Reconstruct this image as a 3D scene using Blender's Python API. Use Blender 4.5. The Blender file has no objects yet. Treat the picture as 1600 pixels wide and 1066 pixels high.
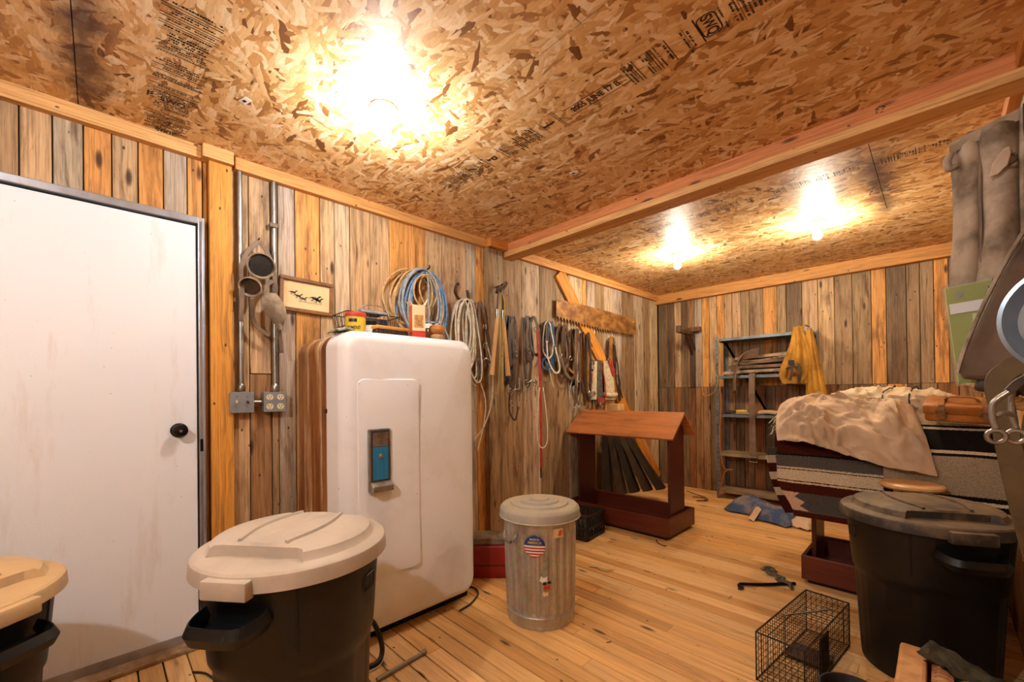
import bpy, bmesh, math, random
from mathutils import Vector, Matrix, noise as mnoise
PI = math.pi; sin = math.sin; cos = math.cos
scene = bpy.context.scene
COL = scene.collection
rng = random.Random(7)

# ------------------------------------------------------------------ camera
F_PX = 655.07
cd = bpy.data.cameras.new('camera'); cam = bpy.data.objects.new('camera', cd); COL.objects.link(cam)
cd.sensor_width = 36; cd.lens = F_PX / 1600 * 36
cd.shift_y = 78.6 / 1600; cd.clip_start = 0.02
yaw, pitch, roll = math.radians(45.512), math.radians(0.244), math.radians(-0.649)
Fv = Vector((-sin(yaw) * cos(pitch), cos(yaw) * cos(pitch), sin(pitch)))
Rv = Vector((cos(yaw), sin(yaw), 0)); Uv = Rv.cross(Fv)
R2 = cos(roll) * Rv + sin(roll) * Uv; U2 = -sin(roll) * Rv + cos(roll) * Uv
cam.matrix_world = Matrix(((R2.x, U2.x, -Fv.x, 2.5765), (R2.y, U2.y, -Fv.y, 0), (R2.z, U2.z, -Fv.z, 1.1978), (0, 0, 0, 1)))
scene.camera = cam

# ------------------------------------------------------------------ world and exposure
w = bpy.data.worlds.new('world'); scene.world = w; w.use_nodes = True
w.node_tree.nodes['Background'].inputs[0].default_value = (0.75, 0.85, 1.0, 1)
w.node_tree.nodes['Background'].inputs[1].default_value = 1.0
vs = scene.view_settings
vs.view_transform = 'Standard'; vs.look = 'None'; vs.gamma = 1; vs.use_curve_mapping = False
vs.exposure = 1.75
BULB_NEAR, BULB_FAR, BULB_FILL = 225, 265, 560     # emission strength of the ceiling bulbs; the last is an added fill

# room: x 0..2.83 (left to right wall), y -1.7..5.243 (wall behind the camera to far wall), ceiling 2.44
XR, YF, YB, H = 2.83, -1.7, 5.243, 2.44

# ------------------------------------------------------------------ helpers
def lin(c):
    if isinstance(c, str):
        c = tuple(int(c[i:i + 2], 16) / 255 for i in (0, 2, 4))
    return tuple((x / 12.92 if x <= 0.04045 else ((x + 0.055) / 1.055) ** 2.4) for x in c)
def rgba(c): return (*lin(c), 1.0)

class NT:
    def __init__(s, name):
        s.m = bpy.data.materials.new(name); s.m.use_nodes = True
        s.t = s.m.node_tree; s.n = s.t.nodes; s.b = s.n['Principled BSDF']
    def node(s, typ, **kw):
        n = s.n.new(typ)
        for k, v in kw.items():
            if k.startswith('i_'):
                n.inputs[k[2:]].default_value = v
            else: setattr(n, k, v)
        return n
    def link(s, a, b): s.t.links.new(a, b)
    def val(s, sock, v):
        if isinstance(v, (int, float)): sock.default_value = v
        elif isinstance(v, tuple): sock.default_value = v
        else: s.link(v, sock)
    def math(s, op, a, b=0.0, clamp=False):
        n = s.node('ShaderNodeMath', operation=op, use_clamp=clamp); s.val(n.inputs[0], a); s.val(n.inputs[1], b); return n.outputs[0]
    def vmath(s, op, a, b):
        n = s.node('ShaderNodeVectorMath', operation=op); s.val(n.inputs[0], a); s.val(n.inputs[1], b); return n.outputs[0]
    def mix(s, f, a, b, mode='MIX'):
        n = s.node('ShaderNodeMix', data_type='RGBA', blend_type=mode); s.val(n.inputs[0], f); s.val(n.inputs[6], a); s.val(n.inputs[7], b); return n.outputs[2]
    def ramp(s, f, stops, interp='LINEAR'):
        n = s.node('ShaderNodeValToRGB'); r = n.color_ramp; r.interpolation = interp
        while len(r.elements) < len(stops): r.elements.new(0.5)
        for e, (p, c) in zip(r.elements, stops):
            e.position = p; e.color = c if isinstance(c, tuple) and len(c) == 4 else ((c, c, c, 1) if isinstance(c, (int, float)) else rgba(c))
        s.val(n.inputs[0], f); return n.outputs[0]
    def noise(s, vec, scale=5, detail=3, rough=0.55, dist=0.0):
        n = s.node('ShaderNodeTexNoise'); s.val(n.inputs['Vector'], vec); n.inputs['Scale'].default_value = scale
        n.inputs['Detail'].default_value = detail; n.inputs['Roughness'].default_value = rough; n.inputs['Distortion'].default_value = dist
        return n.outputs[0]
    def vor(s, vec, scale=5, feat='F1', out='Distance'):
        n = s.node('ShaderNodeTexVoronoi', feature=feat); s.val(n.inputs['Vector'], vec); n.inputs['Scale'].default_value = scale; return n.outputs[out]
    def objco(s): return s.node('ShaderNodeTexCoord').outputs['Object']
    def rand(s): return s.node('ShaderNodeObjectInfo').outputs['Random']
    def bump(s, h, strength=0.3, dist=0.01):
        n = s.node('ShaderNodeBump'); n.inputs['Strength'].default_value = strength; n.inputs['Distance'].default_value = dist
        s.link(h, n.inputs['Height']); s.link(n.outputs[0], s.b.inputs['Normal'])
    def col(s, c): s.val(s.b.inputs['Base Color'], c)
    def set(s, rough=None, metal=None, spec=None):
        if rough is not None: s.val(s.b.inputs['Roughness'], rough)
        if metal is not None: s.val(s.b.inputs['Metallic'], metal)
        if spec is not None: s.val(s.b.inputs['Specular IOR Level'], spec)

MATS = {}
def basic(name, c1, c2=None, scale=12, rough=0.6, metal=0.0, bump=0.0, stretch=(1, 1, 1), lo=0.4, hi=0.65, spec=0.4, detail=4):
    if name in MATS: return MATS[name]
    n = NT(name); n.set(rough, metal, spec)
    if c2 is None: n.col(rgba(c1))
    else:
        co = n.vmath('MULTIPLY', n.objco(), stretch)
        r3 = n.node('ShaderNodeCombineXYZ'); rr = n.math('MULTIPLY', n.rand(), 37.0)
        for k in range(3): n.link(rr, r3.inputs[k])
        co = n.vmath('ADD', co, r3.outputs[0])
        f = n.noise(co, scale, detail, 0.6)
        n.col(n.ramp(f, [(lo, rgba(c1)), (hi, rgba(c2))]))
        if bump: n.bump(f, bump, 0.006)
    MATS[name] = n.m; return n.m

def wood_mat(name, axis, knots=True, bump=0.25, contrast=1.0, rough=0.62, spec=0.3, weather='a8906f', stain='4a2c16', stain_lo=0.53, stain_hi=0.72, stain_amt=0.75, fine_amt=0.9):
    """sawn board: the object colour is the board's own tone, its alpha how far it has weathered to grey"""
    n = NT(name); oi = n.node('ShaderNodeObjectInfo')
    k = n.node('ShaderNodeCombineXYZ')
    for i, m in enumerate((17.0, 31.0, 53.0)): n.link(n.math('MULTIPLY', oi.outputs['Random'], m), k.inputs[i])
    co = n.vmath('ADD', n.objco(), k.outputs[0])
    def st(a, l): return tuple(l if i == axis else a for i in range(3))
    wob = n.noise(n.vmath('MULTIPLY', co, st(5.0, 1.6)), 1.0, 2, 0.5)
    co2 = n.node('ShaderNodeVectorMath', operation='MULTIPLY_ADD')
    wv = n.node('ShaderNodeCombineXYZ')
    for i in range(3):
        if i != axis: n.link(wob, wv.inputs[i])
    n.link(wv.outputs[0], co2.inputs[0]); co2.inputs[1].default_value = (.10, .10, .10); n.link(co, co2.inputs[2])
    g1 = n.noise(n.vmath('MULTIPLY', co2.outputs[0], st(42.0, 1.1)), 1.0, 5, 0.65)
    g2 = n.noise(n.vmath('MULTIPLY', co, st(160.0, 4.0)), 1.0, 3, 0.7)
    big = n.noise(n.vmath('MULTIPLY', co, st(9.0, 1.5)), 1.0, 4, 0.6)
    c = 0.60 * contrast
    g = n.ramp(g1, [(0.3, (1 - c, 1 - c * 1.05, 1 - c * 1.1, 1)), (0.5, (1, .97, .93, 1)), (0.7, (1 + c * .35, 1 + c * .33, 1 + c * .3, 1))])
    col = n.mix(1.0, oi.outputs['Color'], g, 'MULTIPLY')
    grey = n.mix(1.0, rgba(weather), g, 'MULTIPLY')
    wf = n.math('MULTIPLY', n.math('ADD', n.math('MULTIPLY', n.math('SUBTRACT', big, 0.5), 3.0), 0.75), oi.outputs['Alpha'], True)
    col = n.mix(wf, col, grey)
    fine = n.ramp(g2, [(0.32, (.55, .50, .45, 1)), (0.52, (1, 1, 1, 1)), (0.7, (1.1, 1.1, 1.1, 1))])
    col = n.mix(fine_amt, col, fine, 'MULTIPLY')
    s2 = n.noise(n.vmath('MULTIPLY', n.vmath('ADD', co, (4.3, 9.1, 2.2)), st(11.0, 2.4)), 1.0, 5, 0.65)
    sf = n.math('MULTIPLY', n.ramp(s2, [(stain_lo, 0.0), (stain_hi, 1.0)]), stain_amt)
    col = n.mix(sf, col, rgba(stain))
    if knots:
        kd = n.vor(n.vmath('MULTIPLY', co, st(9.0, 2.6)), 1.0)
        kr = n.ramp(kd, [(0.05, 1.0), (0.085, 0.75), (0.13, 0.0)])
        col = n.mix(n.math('MULTIPLY', kr, 0.9), col, rgba('2e190b'))
        nd = n.vor(n.vmath('MULTIPLY', co, st(15.0, 9.0)), 1.0)
        col = n.mix(n.ramp(nd, [(0.06, 0.85), (0.09, 0.0)]), col, rgba('2a1a10'))
    n.col(col); n.set(rough, 0, spec)
    n.bump(n.math('ADD', g1, n.math('MULTIPLY', g2, 0.5)), bump, 0.004)
    return n.m

def osb_mat():
    n = NT('oriented_strand_board'); co = n.objco()
    wob = n.node('ShaderNodeTexNoise'); n.link(co, wob.inputs['Vector']); wob.inputs['Scale'].default_value = 9; wob.inputs['Detail'].default_value = 2
    co = n.vmath('ADD', co, n.vmath('MULTIPLY', n.vmath('SUBTRACT', wob.outputs['Color'], (.5, .5, .5)), (.03, .03, 0)))
    best = None; bcol = None
    for ang, sx, sy, off in ((0.25, 11, 42, 0), (-0.45, 9, 38, 7.3), (0.9, 12, 40, 3.1), (-1.25, 13, 44, 11.7), (0.0, 7, 50, 19.0)):
        mp = n.node('ShaderNodeMapping', vector_type='TEXTURE'); n.link(co, mp.inputs[0]); mp.inputs['Rotation'].default_value = (0, 0, ang); mp.inputs['Location'].default_value = (off, off * .37, 0)
        v = n.node('ShaderNodeTexVoronoi', feature='F1', voronoi_dimensions='2D'); n.link(n.vmath('MULTIPLY', mp.outputs[0], (sx, sy, 1)), v.inputs['Vector']); v.inputs['Scale'].default_value = 1.0
        sep = n.node('ShaderNodeSeparateColor'); n.link(v.outputs['Color'], sep.inputs[0])
        h = n.math('SUBTRACT', sep.outputs[0], n.math('MULTIPLY', v.outputs['Distance'], 0.55))
        if best is None: best, bcol = h, sep.outputs[1]
        else:
            up = n.math('GREATER_THAN', h, best)
            mx = n.node('ShaderNodeMix', data_type='FLOAT'); n.link(up, mx.inputs[0]); n.link(bcol, mx.inputs[2]); n.link(sep.outputs[1], mx.inputs[3]); bcol = mx.outputs[0]
            best = n.math('MAXIMUM', best, h)
    c = n.ramp(bcol, [(0.0, '744620'), (0.06, 'ab763e'), (0.22, 'd29e60'), (0.5, 'e0b478'), (0.8, 'ecc894'), (1.0, 'f4dcb4')])
    edge = n.ramp(best, [(0.12, (.50, .36, .22, 1)), (0.32, (.92, .88, .84, 1)), (0.62, (1, 1, 1, 1))])
    c = n.mix(1.0, c, edge, 'MULTIPLY')
    gr = n.noise(n.vmath('MULTIPLY', co, (30, 160, 1)), 1.0, 3, 0.6)
    c = n.mix(0.5, c, n.ramp(gr, [(0.3, (.7, .66, .6, 1)), (0.6, (1.05, 1.05, 1.05, 1))]), 'MULTIPLY')
    # old water stains where two sheets meet
    sx = n.node('ShaderNodeSeparateXYZ'); n.link(n.objco(), sx.inputs[0])
    sn = n.noise(n.objco(), 7, 4, 0.65); sn2 = n.noise(n.objco(), 2.2, 3, 0.6)
    def stain(u, u0, wd, v, v0, v1):
        d = n.math('ABSOLUTE', n.math('SUBTRACT', u, u0))
        d = n.math('ADD', n.math('DIVIDE', d, wd), n.math('MULTIPLY', n.math('SUBTRACT', sn, 0.5), 2.2))
        m = n.ramp(d, [(0.15, 1.0), (0.95, 0.0)])
        lo = n.math('MULTIPLY', n.math('SUBTRACT', v, v0), 5.0, True); hi = n.math('MULTIPLY', n.math('SUBTRACT', v1, v), 5.0, True)
        return n.math('MULTIPLY', n.math('MULTIPLY', m, lo), hi)
    m1 = stain(sx.outputs[1], -0.04, 0.10, sx.outputs[0], -0.1, 0.9)
    m2 = stain(sx.outputs[0], 2.34, 0.11, sx.outputs[1], 2.85, 4.05)
    c = n.mix(n.math('MULTIPLY', n.math('MAXIMUM', m1, m2), 0.85), c, rgba('4a2a22'))
    n.col(c); n.set(0.5, 0, 0.35); n.bump(best, 0.25, 0.004)
    return n.m

M_PLANK = wood_mat('weathered_plank', 2)
M_FLOOR = wood_mat('pine_floorboard', 0, knots=True, contrast=0.4, rough=0.5, spec=0.35, stain='6a4222', stain_lo=0.58, stain_hi=0.82, stain_amt=0.6, bump=0.15, fine_amt=.45)
M_TRIMY = wood_mat('fir_trim_along_room', 1, contrast=0.45, stain_amt=0.25, bump=0.1)
M_TRIMX = wood_mat('fir_trim_across_room', 0, contrast=0.45, stain_amt=0.25, bump=0.1)
M_TRIMZ = wood_mat('fir_post', 2, contrast=0.8, stain_amt=0.25, bump=0.1)
M_RACK = wood_mat('stained_rack_wood', 0, knots=False, contrast=0.5, rough=0.42, spec=0.45, weather='6b3a22', stain='2a1009', stain_amt=0.5, bump=0.08)
M_OSB = osb_mat()

class MB:
    def __init__(s): s.v = []; s.f = []
    def add(s, vs, fs):
        o = len(s.v); s.v += [Vector(p) for p in vs]; s.f += [tuple(i + o for i in f) for f in fs]; return s
    def box(s, x0, x1, y0, y1, z0, z1):
        return s.add([(x0, y0, z0), (x1, y0, z0), (x1, y1, z0), (x0, y1, z0), (x0, y0, z1), (x1, y0, z1), (x1, y1, z1), (x0, y1, z1)],
                     [(0, 3, 2, 1), (4, 5, 6, 7), (0, 1, 5, 4), (1, 2, 6, 5), (2, 3, 7, 6), (3, 0, 4, 7)])
    def rbox(s, c, sz, r=0.005, seg=2, rot=None):
        bm = bmesh.new(); bmesh.ops.create_cube(bm, size=1)
        for v in bm.verts: v.co = Vector((v.co.x * sz[0], v.co.y * sz[1], v.co.z * sz[2]))
        bmesh.ops.bevel(bm, geom=bm.edges[:], offset=r, segments=seg, profile=0.5, affect='EDGES')
        m = (rot or Matrix.Identity(3)); c = Vector(c); bm.verts.index_update()
        s.add([m @ v.co + c for v in bm.verts], [tuple(v.index for v in f.verts) for f in bm.faces]); bm.free(); return s
    def prism(s, poly, axis, a0, a1):
        n = len(poly)
        def pt(p, a): return (a, p[0], p[1]) if axis == 0 else ((p[0], a, p[1]) if axis == 1 else (p[0], p[1], a))
        return s.add([pt(p, a0) for p in poly] + [pt(p, a1) for p in poly],
                     [tuple(range(n))[::-1], tuple(range(n, 2 * n))] + [(i, (i + 1) % n, n + (i + 1) % n, n + i) for i in range(n)])
    def lathe(s, prof, n=32, c=(0, 0, 0), mod=None, axis=2):
        vs = []; fs = []; m = len(prof)
        for i in range(n):
            a = 2 * PI * i / n
            for (r, z) in prof:
                rr = mod(a, r, z) if mod else r
                p = (rr * cos(a), rr * sin(a), z)
                if axis == 0: p = (p[2], p[0], p[1])
                elif axis == 1: p = (p[1], p[2], p[0])
                vs.append((p[0] + c[0], p[1] + c[1], p[2] + c[2]))
        for i in range(n):
            j = (i + 1) % n
            for k in range(m - 1):
                if prof[k][0] < 1e-6 and prof[k + 1][0] < 1e-6: continue
                fs.append((i * m + k, j * m + k, j * m + k + 1, i * m + k + 1))
        return s.add(vs, fs)
    def tube(s, pts, r, n=8, closed=False, ref=None, rt=None):
        """round tube, or with rt a flat strap: r half width, rt half thickness, ref the strap's face normal"""
        pts = [Vector(p) for p in pts]; m = len(pts)
        if m < 2: return s
        T = []
        for i in range(m):
            a = pts[(i - 1) % m] if (closed or i > 0) else pts[i]; b = pts[(i + 1) % m] if (closed or i < m - 1) else pts[i]
            t = (b - a); T.append(t.normalized() if t.length > 1e-9 else Vector((0, 0, 1)))
        N = Vector(ref) if ref is not None else (Vector((0, 0, 1)) if abs(T[0].z) < 0.9 else Vector((1, 0, 0)))
        vs = []
        for i in range(m):
            if ref is not None:
                N = Vector(ref if not callable(ref) else ref(i))
            u = N - T[i] * N.dot(T[i])
            if u.length < 1e-4: u = T[i].orthogonal()
            u.normalize(); N = u if ref is None else N
            w = T[i].cross(u); ri = r(i / (m - 1)) if callable(r) else r
            if rt is None:
                for k in range(n):
                    a = 2 * PI * k / n; vs.append(pts[i] + u * (ri * cos(a)) + w * (ri * sin(a)))
            else:
                e = rt * 0.5
                for (a, b) in ((ri - e, rt), (-(ri - e), rt), (-ri, 0), (-(ri - e), -rt), (ri - e, -rt), (ri, 0)):
                    vs.append(pts[i] + w * a + u * b)
        if rt is not None: n = 6
        fs = []
        for i in range(m if closed else m - 1):
            j = (i + 1) % m
            for k in range(n):
                fs.append((i * n + k, i * n + (k + 1) % n, j * n + (k + 1) % n, j * n + k))
        if not closed: fs += [tuple(range(n))[::-1], tuple(range((m - 1) * n, m * n))]
        return s.add(vs, fs)
    def ball(s, c, r, nu=16, nv=10, sc=(1, 1, 1)):
        vs = [(c[0], c[1], c[2] - r * sc[2])]; fs = []
        for j in range(1, nv):
            t = PI * j / nv
            for i in range(nu):
                a = 2 * PI * i / nu; vs.append((c[0] + r * sc[0] * sin(t) * cos(a), c[1] + r * sc[1] * sin(t) * sin(a), c[2] - r * sc[2] * cos(t)))
        vs.append((c[0], c[1], c[2] + r * sc[2])); L = len(vs) - 1
        for i in range(nu):
            fs.append((0, 1 + (i + 1) % nu, 1 + i)); b = 1 + (nv - 2) * nu; fs.append((L, b + i, b + (i + 1) % nu))
        for j in range(nv - 2):
            for i in range(nu):
                a = 1 + j * nu; fs.append((a + i, a + (i + 1) % nu, a + nu + (i + 1) % nu, a + nu + i))
        return s.add(vs, fs)
    def sheet(s, fn, nu, nv, th):
        """a cloth or hide: fn(u, v) gives its upper face, th its thickness; closed shell"""
        P = [[Vector(fn(i / nu, j / nv)) for j in range(nv + 1)] for i in range(nu + 1)]
        top = []; bot = []
        for i in range(nu + 1):
            for j in range(nv + 1):
                du = P[min(i + 1, nu)][j] - P[max(i - 1, 0)][j]; dv = P[i][min(j + 1, nv)] - P[i][max(j - 1, 0)]
                nn = du.cross(dv); nn = nn.normalized() if nn.length > 1e-9 else Vector((0, 0, 1))
                top.append(P[i][j]); bot.append(P[i][j] - nn * th)
        k = (nu + 1) * (nv + 1); q = lambda i, j: i * (nv + 1) + j; fs = []
        for i in range(nu):
            for j in range(nv):
                fs.append((q(i, j), q(i + 1, j), q(i + 1, j + 1), q(i, j + 1)))
                fs.append((k + q(i, j), k + q(i, j + 1), k + q(i + 1, j + 1), k + q(i + 1, j)))
        rim = [q(i, 0) for i in range(nu)] + [q(nu, j) for j in range(nv)] + [q(i, nv) for i in range(nu, 0, -1)] + [q(0, j) for j in range(nv, 0, -1)]
        for a, b in zip(rim, rim[1:] + rim[:1]): fs.append((b, a, k + a, k + b))
        s.uvdim = (nu, nv); return s.add(top + bot, fs)
    def mesh(s, name, smooth=None):
        me = bpy.data.meshes.new(name); me.from_pydata([tuple(p) for p in s.v], [], s.f); me.validate()
        bm = bmesh.new(); bm.from_mesh(me); bmesh.ops.recalc_face_normals(bm, faces=bm.faces); bm.to_mesh(me); bm.free()
        if smooth:
            for p in me.polygons: p.use_smooth = True
            me.set_sharp_from_angle(angle=math.radians(smooth))
        me.update(); return me
    def build(s, name, mat, parent=None, loc=None, rot=None, smooth=None, color=None, bevel=None):
        me = s.mesh(name, smooth); me.materials.append(MATS[mat] if isinstance(mat, str) else mat)
        o = bpy.data.objects.new(name, me); COL.objects.link(o)
        if parent is not None: o.parent = parent
        if loc: o.location = loc
        if rot: o.rotation_euler = rot
        if color: o.color = color if len(color) == 4 else (*color, 1)
        if bevel:
            b = o.modifiers.new('bevel', 'BEVEL'); b.width = bevel; b.segments = 2; b.limit_method = 'ANGLE'; b.angle_limit = math.radians(40)
        return o
def uv_sheet(o, nu, nv):
    me = o.data; uv = me.uv_layers.new(name='UVMap'); k = (nu + 1) * (nv + 1)
    for l in me.loops:
        i = l.vertex_index % k; uv.data[l.index].uv = ((i // (nv + 1)) / nu, (i % (nv + 1)) / nv)
def tag(o, label=None, cat=None, group=None, kind=None):
    for k, v in (('label', label), ('category', cat), ('group', group), ('kind', kind)):
        if v: o[k] = v
    return o
def thing(name, label, cat, loc=(0, 0, 0), rz=0, group=None):
    o = bpy.data.objects.new(name, None); COL.objects.link(o); o.location = loc; o.rotation_euler = (0, 0, rz); o.empty_display_size = .05
    return tag(o, label, cat, group)
def struct(o): o['kind'] = 'structure'; return o
def plabel(o, text): o['label'] = text; return o
def nz(x, y, z=0.0): return mnoise.noise(Vector((x, y, z)))
def arc(c, r, a0, a1, n, plane='yz', x=0.0, rz=None):
    rz = r if rz is None else rz; out = []
    for i in range(n + 1):
        a = a0 + (a1 - a0) * i / n; out.append((x, c[0] + r * cos(a), c[1] + rz * sin(a)))
    return out
def smoothpath(pts, n=8):
    """Catmull-Rom through the points"""
    P = [Vector(p) for p in pts]; out = []
    for i in range(len(P) - 1):
        a = P[max(i - 1, 0)]; b = P[i]; c = P[i + 1]; d = P[min(i + 2, len(P) - 1)]
        for k in range(n):
            t = k / n; out.append(0.5 * ((2 * b) + (c - a) * t + (2 * a - 5 * b + 4 * c - d) * t * t + (3 * b - a - 3 * c + d) * t ** 3))
    out.append(P[-1]); return out

# ================================================================== ROOM
TONE = {'g': ('b8aa98', .5), 't': ('cda67a', .45), 'o': ('d89a52', .06), 'b': ('95693f', .3), 'd': ('5e452e', .35), 'p': ('dcc4a0', .3), 'q': ('9c7c58', .5), 'r': ('8a5528', .15), 'w': ('806244', .5), 'x': ('c2ac90', .35)}
def tone(k):
    h, a = TONE[k]; c = lin(h); j = rng.uniform(.88, 1.1)
    return (c[0] * j, c[1] * j * rng.uniform(.97, 1.03), c[2] * j * rng.uniform(.94, 1.06), a)
def plank(parent, wall, a0, a1, z0, z1, k, proud=0.0, name='plank', mat=None, thick=0.018):
    """one upright board; wall 'L' runs along y at x=0, 'R' along y at x=XR, 'B' along x at y=YB, 'F' along x at y=YF"""
    g = 0.0022; c = 0.0025; w = a1 - a0 - 2 * g; d = proud + rng.uniform(-.0025, .0025); m = MB()
    prof = [(0, -thick), (0, d - c), (c, d), (w - c, d), (w, d - c), (w, -thick)]
    if wall == 'L': m.prism([(q, p) for p, q in prof], 2, 0, z1 - z0); loc = (0, a0 + g, z0)
    elif wall == 'R': m.prism([(-q, p) for p, q in prof], 2, 0, z1 - z0); loc = (XR, a0 + g, z0)
    elif wall == 'B': m.prism([(p, -q) for p, q in prof], 2, 0, z1 - z0); loc = (a0 + g, YB, z0)
    else: m.prism([(p, q) for p, q in prof], 2, 0, z1 - z0); loc = (a0 + g, YF, z0)
    return m.build(name, mat or M_PLANK, parent, loc=loc, color=tone(k))

basic('dark_gap', '1a120b'); basic('raw_backing', '2a1c10')
# ---- floor
floor = struct(MB().box(-.1, XR + .1, YF - .1, YB + .1, -.09, -.022).build('floor', 'dark_gap'))
y = YF; row = 0
frng = random.Random(3)
while y < YB:
    wd = 0.0862
    cuts = [0.0]
    off = frng.uniform(.5, 2.4); cuts += [off] if .35 < off < XR - .3 else []
    cuts += [XR]
    for x0, x1 in zip(cuts, cuts[1:]):
        g = frng.uniform(.0018, .0036); c = .0025; W = min(y + wd, YB) - y - 2 * g
        if W < .01: continue
        prof = [(0, -.022), (0, -c), (c, 0), (W - c, 0), (W, -c), (W, -.022)]
        o = MB().prism(prof, 0, 0.001, x1 - x0 - .001).build('floorboard', M_FLOOR, floor, loc=(x0, y + g, frng.uniform(-.0012, 0)))
        b = frng.uniform(.86, 1.1); cc = lin(frng.choice(['e0b274', 'd8a868', 'e6bc82', 'd29e5c', 'deae6c'])); o.color = (cc[0] * b, cc[1] * b, cc[2] * b, .12)
    y += wd
# ---- ceiling of strand board sheets
ceiling = struct(MB().box(-.1, XR + .1, YF - .1, YB + .1, H + .012, H + .08).build('ceiling', 'dark_gap'))
panels = []
def osb(x0, x1, y0, y1):
    o = MB().box(x0 + .0015, x1 - .0015, y0 + .0015, y1 - .0015, H, H + .012).build('strand_board_panel', M_OSB, ceiling); panels.append(o); return o
osb(0, XR, YF, -1.28); P_A = osb(0, XR, -1.28, -.06); P_B = osb(0, XR, -.06, 1.16); P_C = osb(0, XR, 1.16, 2.46)
P_D = osb(0, 2.34, 2.46, 3.87); osb(2.34, XR, 2.46, 3.87); P_E = osb(0, XR, 3.87, YB)
# ---- left wall
wall_left = struct(MB().box(-.1, -.019, YF - .1, YB + .1, -.09, H + .08).build('wall_left', 'raw_backing'))
TB = 2.375        # underside of the top trim
DY0, DY1 = -.57, .374          # the door with its frame
for a0, a1, k in zip([-.59, -.503, -.412, -.32, -.228, -.137, -.047, .042, .13, .22, .31], [-.503, -.412, -.32, -.228, -.137, -.047, .042, .13, .22, .31, .372], 'tgtoqtgotog'[:0] + 'tgtqtgotog o'.replace(' ', '')):
    plank(wall_left, 'L', a0, a1, 2.082, TB + .02, k)
a = YF
while a < DY0 - .03: plank(wall_left, 'L', a, min(a + .09, DY0 - .02), 0, TB + .02, rng.choice('gtob')); a += .09
for a0, a1, k in zip([.487, .571, .676, .711, .801, .939, 1.026, 1.121, 1.256, 1.393, 1.538, 1.672, 1.819, 2.046],
                     [.571, .676, .711, .801, .939, 1.026, 1.121, 1.256, 1.393, 1.538, 1.672, 1.819, 2.046, 2.14], 'ttqgotpttoottg'):
    if abs(a0 - .571) < .001:
        plank(wall_left, 'L', a0, a1, 0, 1.315, 'b'); plank(wall_left, 'L', a0, a1, 1.32, TB + .02, 't')
    elif abs(a0 - .487) < .001:
        plank(wall_left, 'L', a0, a1, 0, TB + .02, 't')
    else: plank(wall_left, 'L', a0, a1, 0, TB + .02, k)
plank(wall_left, 'L', 2.14, 2.226, 0, TB + .02, 'o')
for a0, a1, k in zip([2.39, 2.662, 2.905, 3.14, 3.32, 3.562, 3.645, 3.794, 3.97, 4.147, 4.331, 4.475, 4.62, 4.829, 5.0],
                     [2.662, 2.905, 3.14, 3.32, 3.562, 3.645, 3.794, 3.97, 4.147, 4.331, 4.475, 4.62, 4.829, 5.0, 5.22], 'qxwqxogwxgwwxqp'):
    plank(wall_left, 'L', a0, a1, 0, TB + .02, k)
# ---- far wall, two tiers of boards
wall_back = struct(MB().box(-.1, XR + .1, YB + .019, YB + .1, -.09, H + .08).build('wall_back', 'raw_backing'))
bx = [0, .129, .215, .3, .382, .469, .559, .644, .733, .817, .901, .995, 1.085, 1.221, 1.355, 1.441, 1.582, 1.717, 1.853, 1.993, 2.134, 2.24, 2.378, 2.466, 2.554, 2.645, 2.74, XR]
for a0, a1, k in zip(bx, bx[1:], 'ddtdbgotottqqoqdttqqodqqowb'):
    plank(wall_back, 'B', a0, a1, 1.247, 2.36, k)
bl = [0, .116, .212, .292, .387, .476, .567, .649, .74, .83, .93, 1.02, 1.12, 1.23, 1.33, 1.44, 1.55, 1.66, 1.76, 1.87, 1.993, 2.134, 2.24, 2.378, 2.466, 2.57, 2.7, XR]
for a0, a1, k in zip(bl, bl[1:], 'ddrdrbbdrbdbrdrbdbrbdqodqrb'):
    plank(wall_back, 'B', a0, a1, 0, 1.243, k, proud=.006)
# ---- right wall and the wall behind the camera
wall_right = struct(MB().box(XR + .019, XR + .1, YF - .1, YB + .1, -.09, H + .08).build('wall_right', 'raw_backing'))
a = YF
while a < YB - .03:
    wd = rng.uniform(.085, .15); plank(wall_right, 'R', a, min(a + wd, YB - .002), 0, TB + .02, rng.choice('gtobqt')); a += wd
wall_front = struct(MB().box(-.1, XR + .1, YF - .1, YF - .019, -.09, H + .08).build('wall_front', 'raw_backing'))
a = 0
while a < XR - .03:
    wd = rng.uniform(.085, .15); plank(wall_front, 'F', a, min(a + wd, XR), 0, H, rng.choice('gtobqt')); a += wd
# ---- top trims, posts and beam
FIR = (*lin('d69a58'), .05); FIR2 = (*lin('e0ac6c'), .08); FIRO = (*lin('d0843c'), .0); FIRR = (*lin('cf8550'), .0)
def trim(n, m, mat, color, bevel=.002): return struct(m.build('trim_%d' % n, mat, color=color, bevel=bevel))
trim(1, MB().box(0, .04, YF, .362, TB, H), M_TRIMY, FIR2)
trim(2, MB().box(0, .075, .3635, .492, TB, H), M_TRIMY, FIR2)
trim(3, MB().box(0, .04, .505, 2.215, TB, H), M_TRIMY, FIR)
trim(4, MB().box(0, .09, 2.222, 2.415, TB, H), M_TRIMY, FIRO)
trim(5, MB().box(0, .04, 2.545, YB - .08, TB - .008, H), M_TRIMY, FIR)
trim(6, MB().box(-.005, .045, .392, .488, 0, TB), M_TRIMZ, (*lin('d29440'), .0))              # door post
t7 = trim(7, MB().box(-.005, .05, 2.226, 2.39, 0, TB), M_PLANK, (*lin('8c6c46'), .6))       # post below the beam
trim(8, MB().box(.091, XR - .04, 2.417, 2.457, TB, H), M_TRIMX, FIRR)                                     # beam, upper board
trim(9, MB().box(0.0, XR, 2.4185, 2.545, 2.335, H), M_TRIMX, FIR2)                                    # beam
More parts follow.
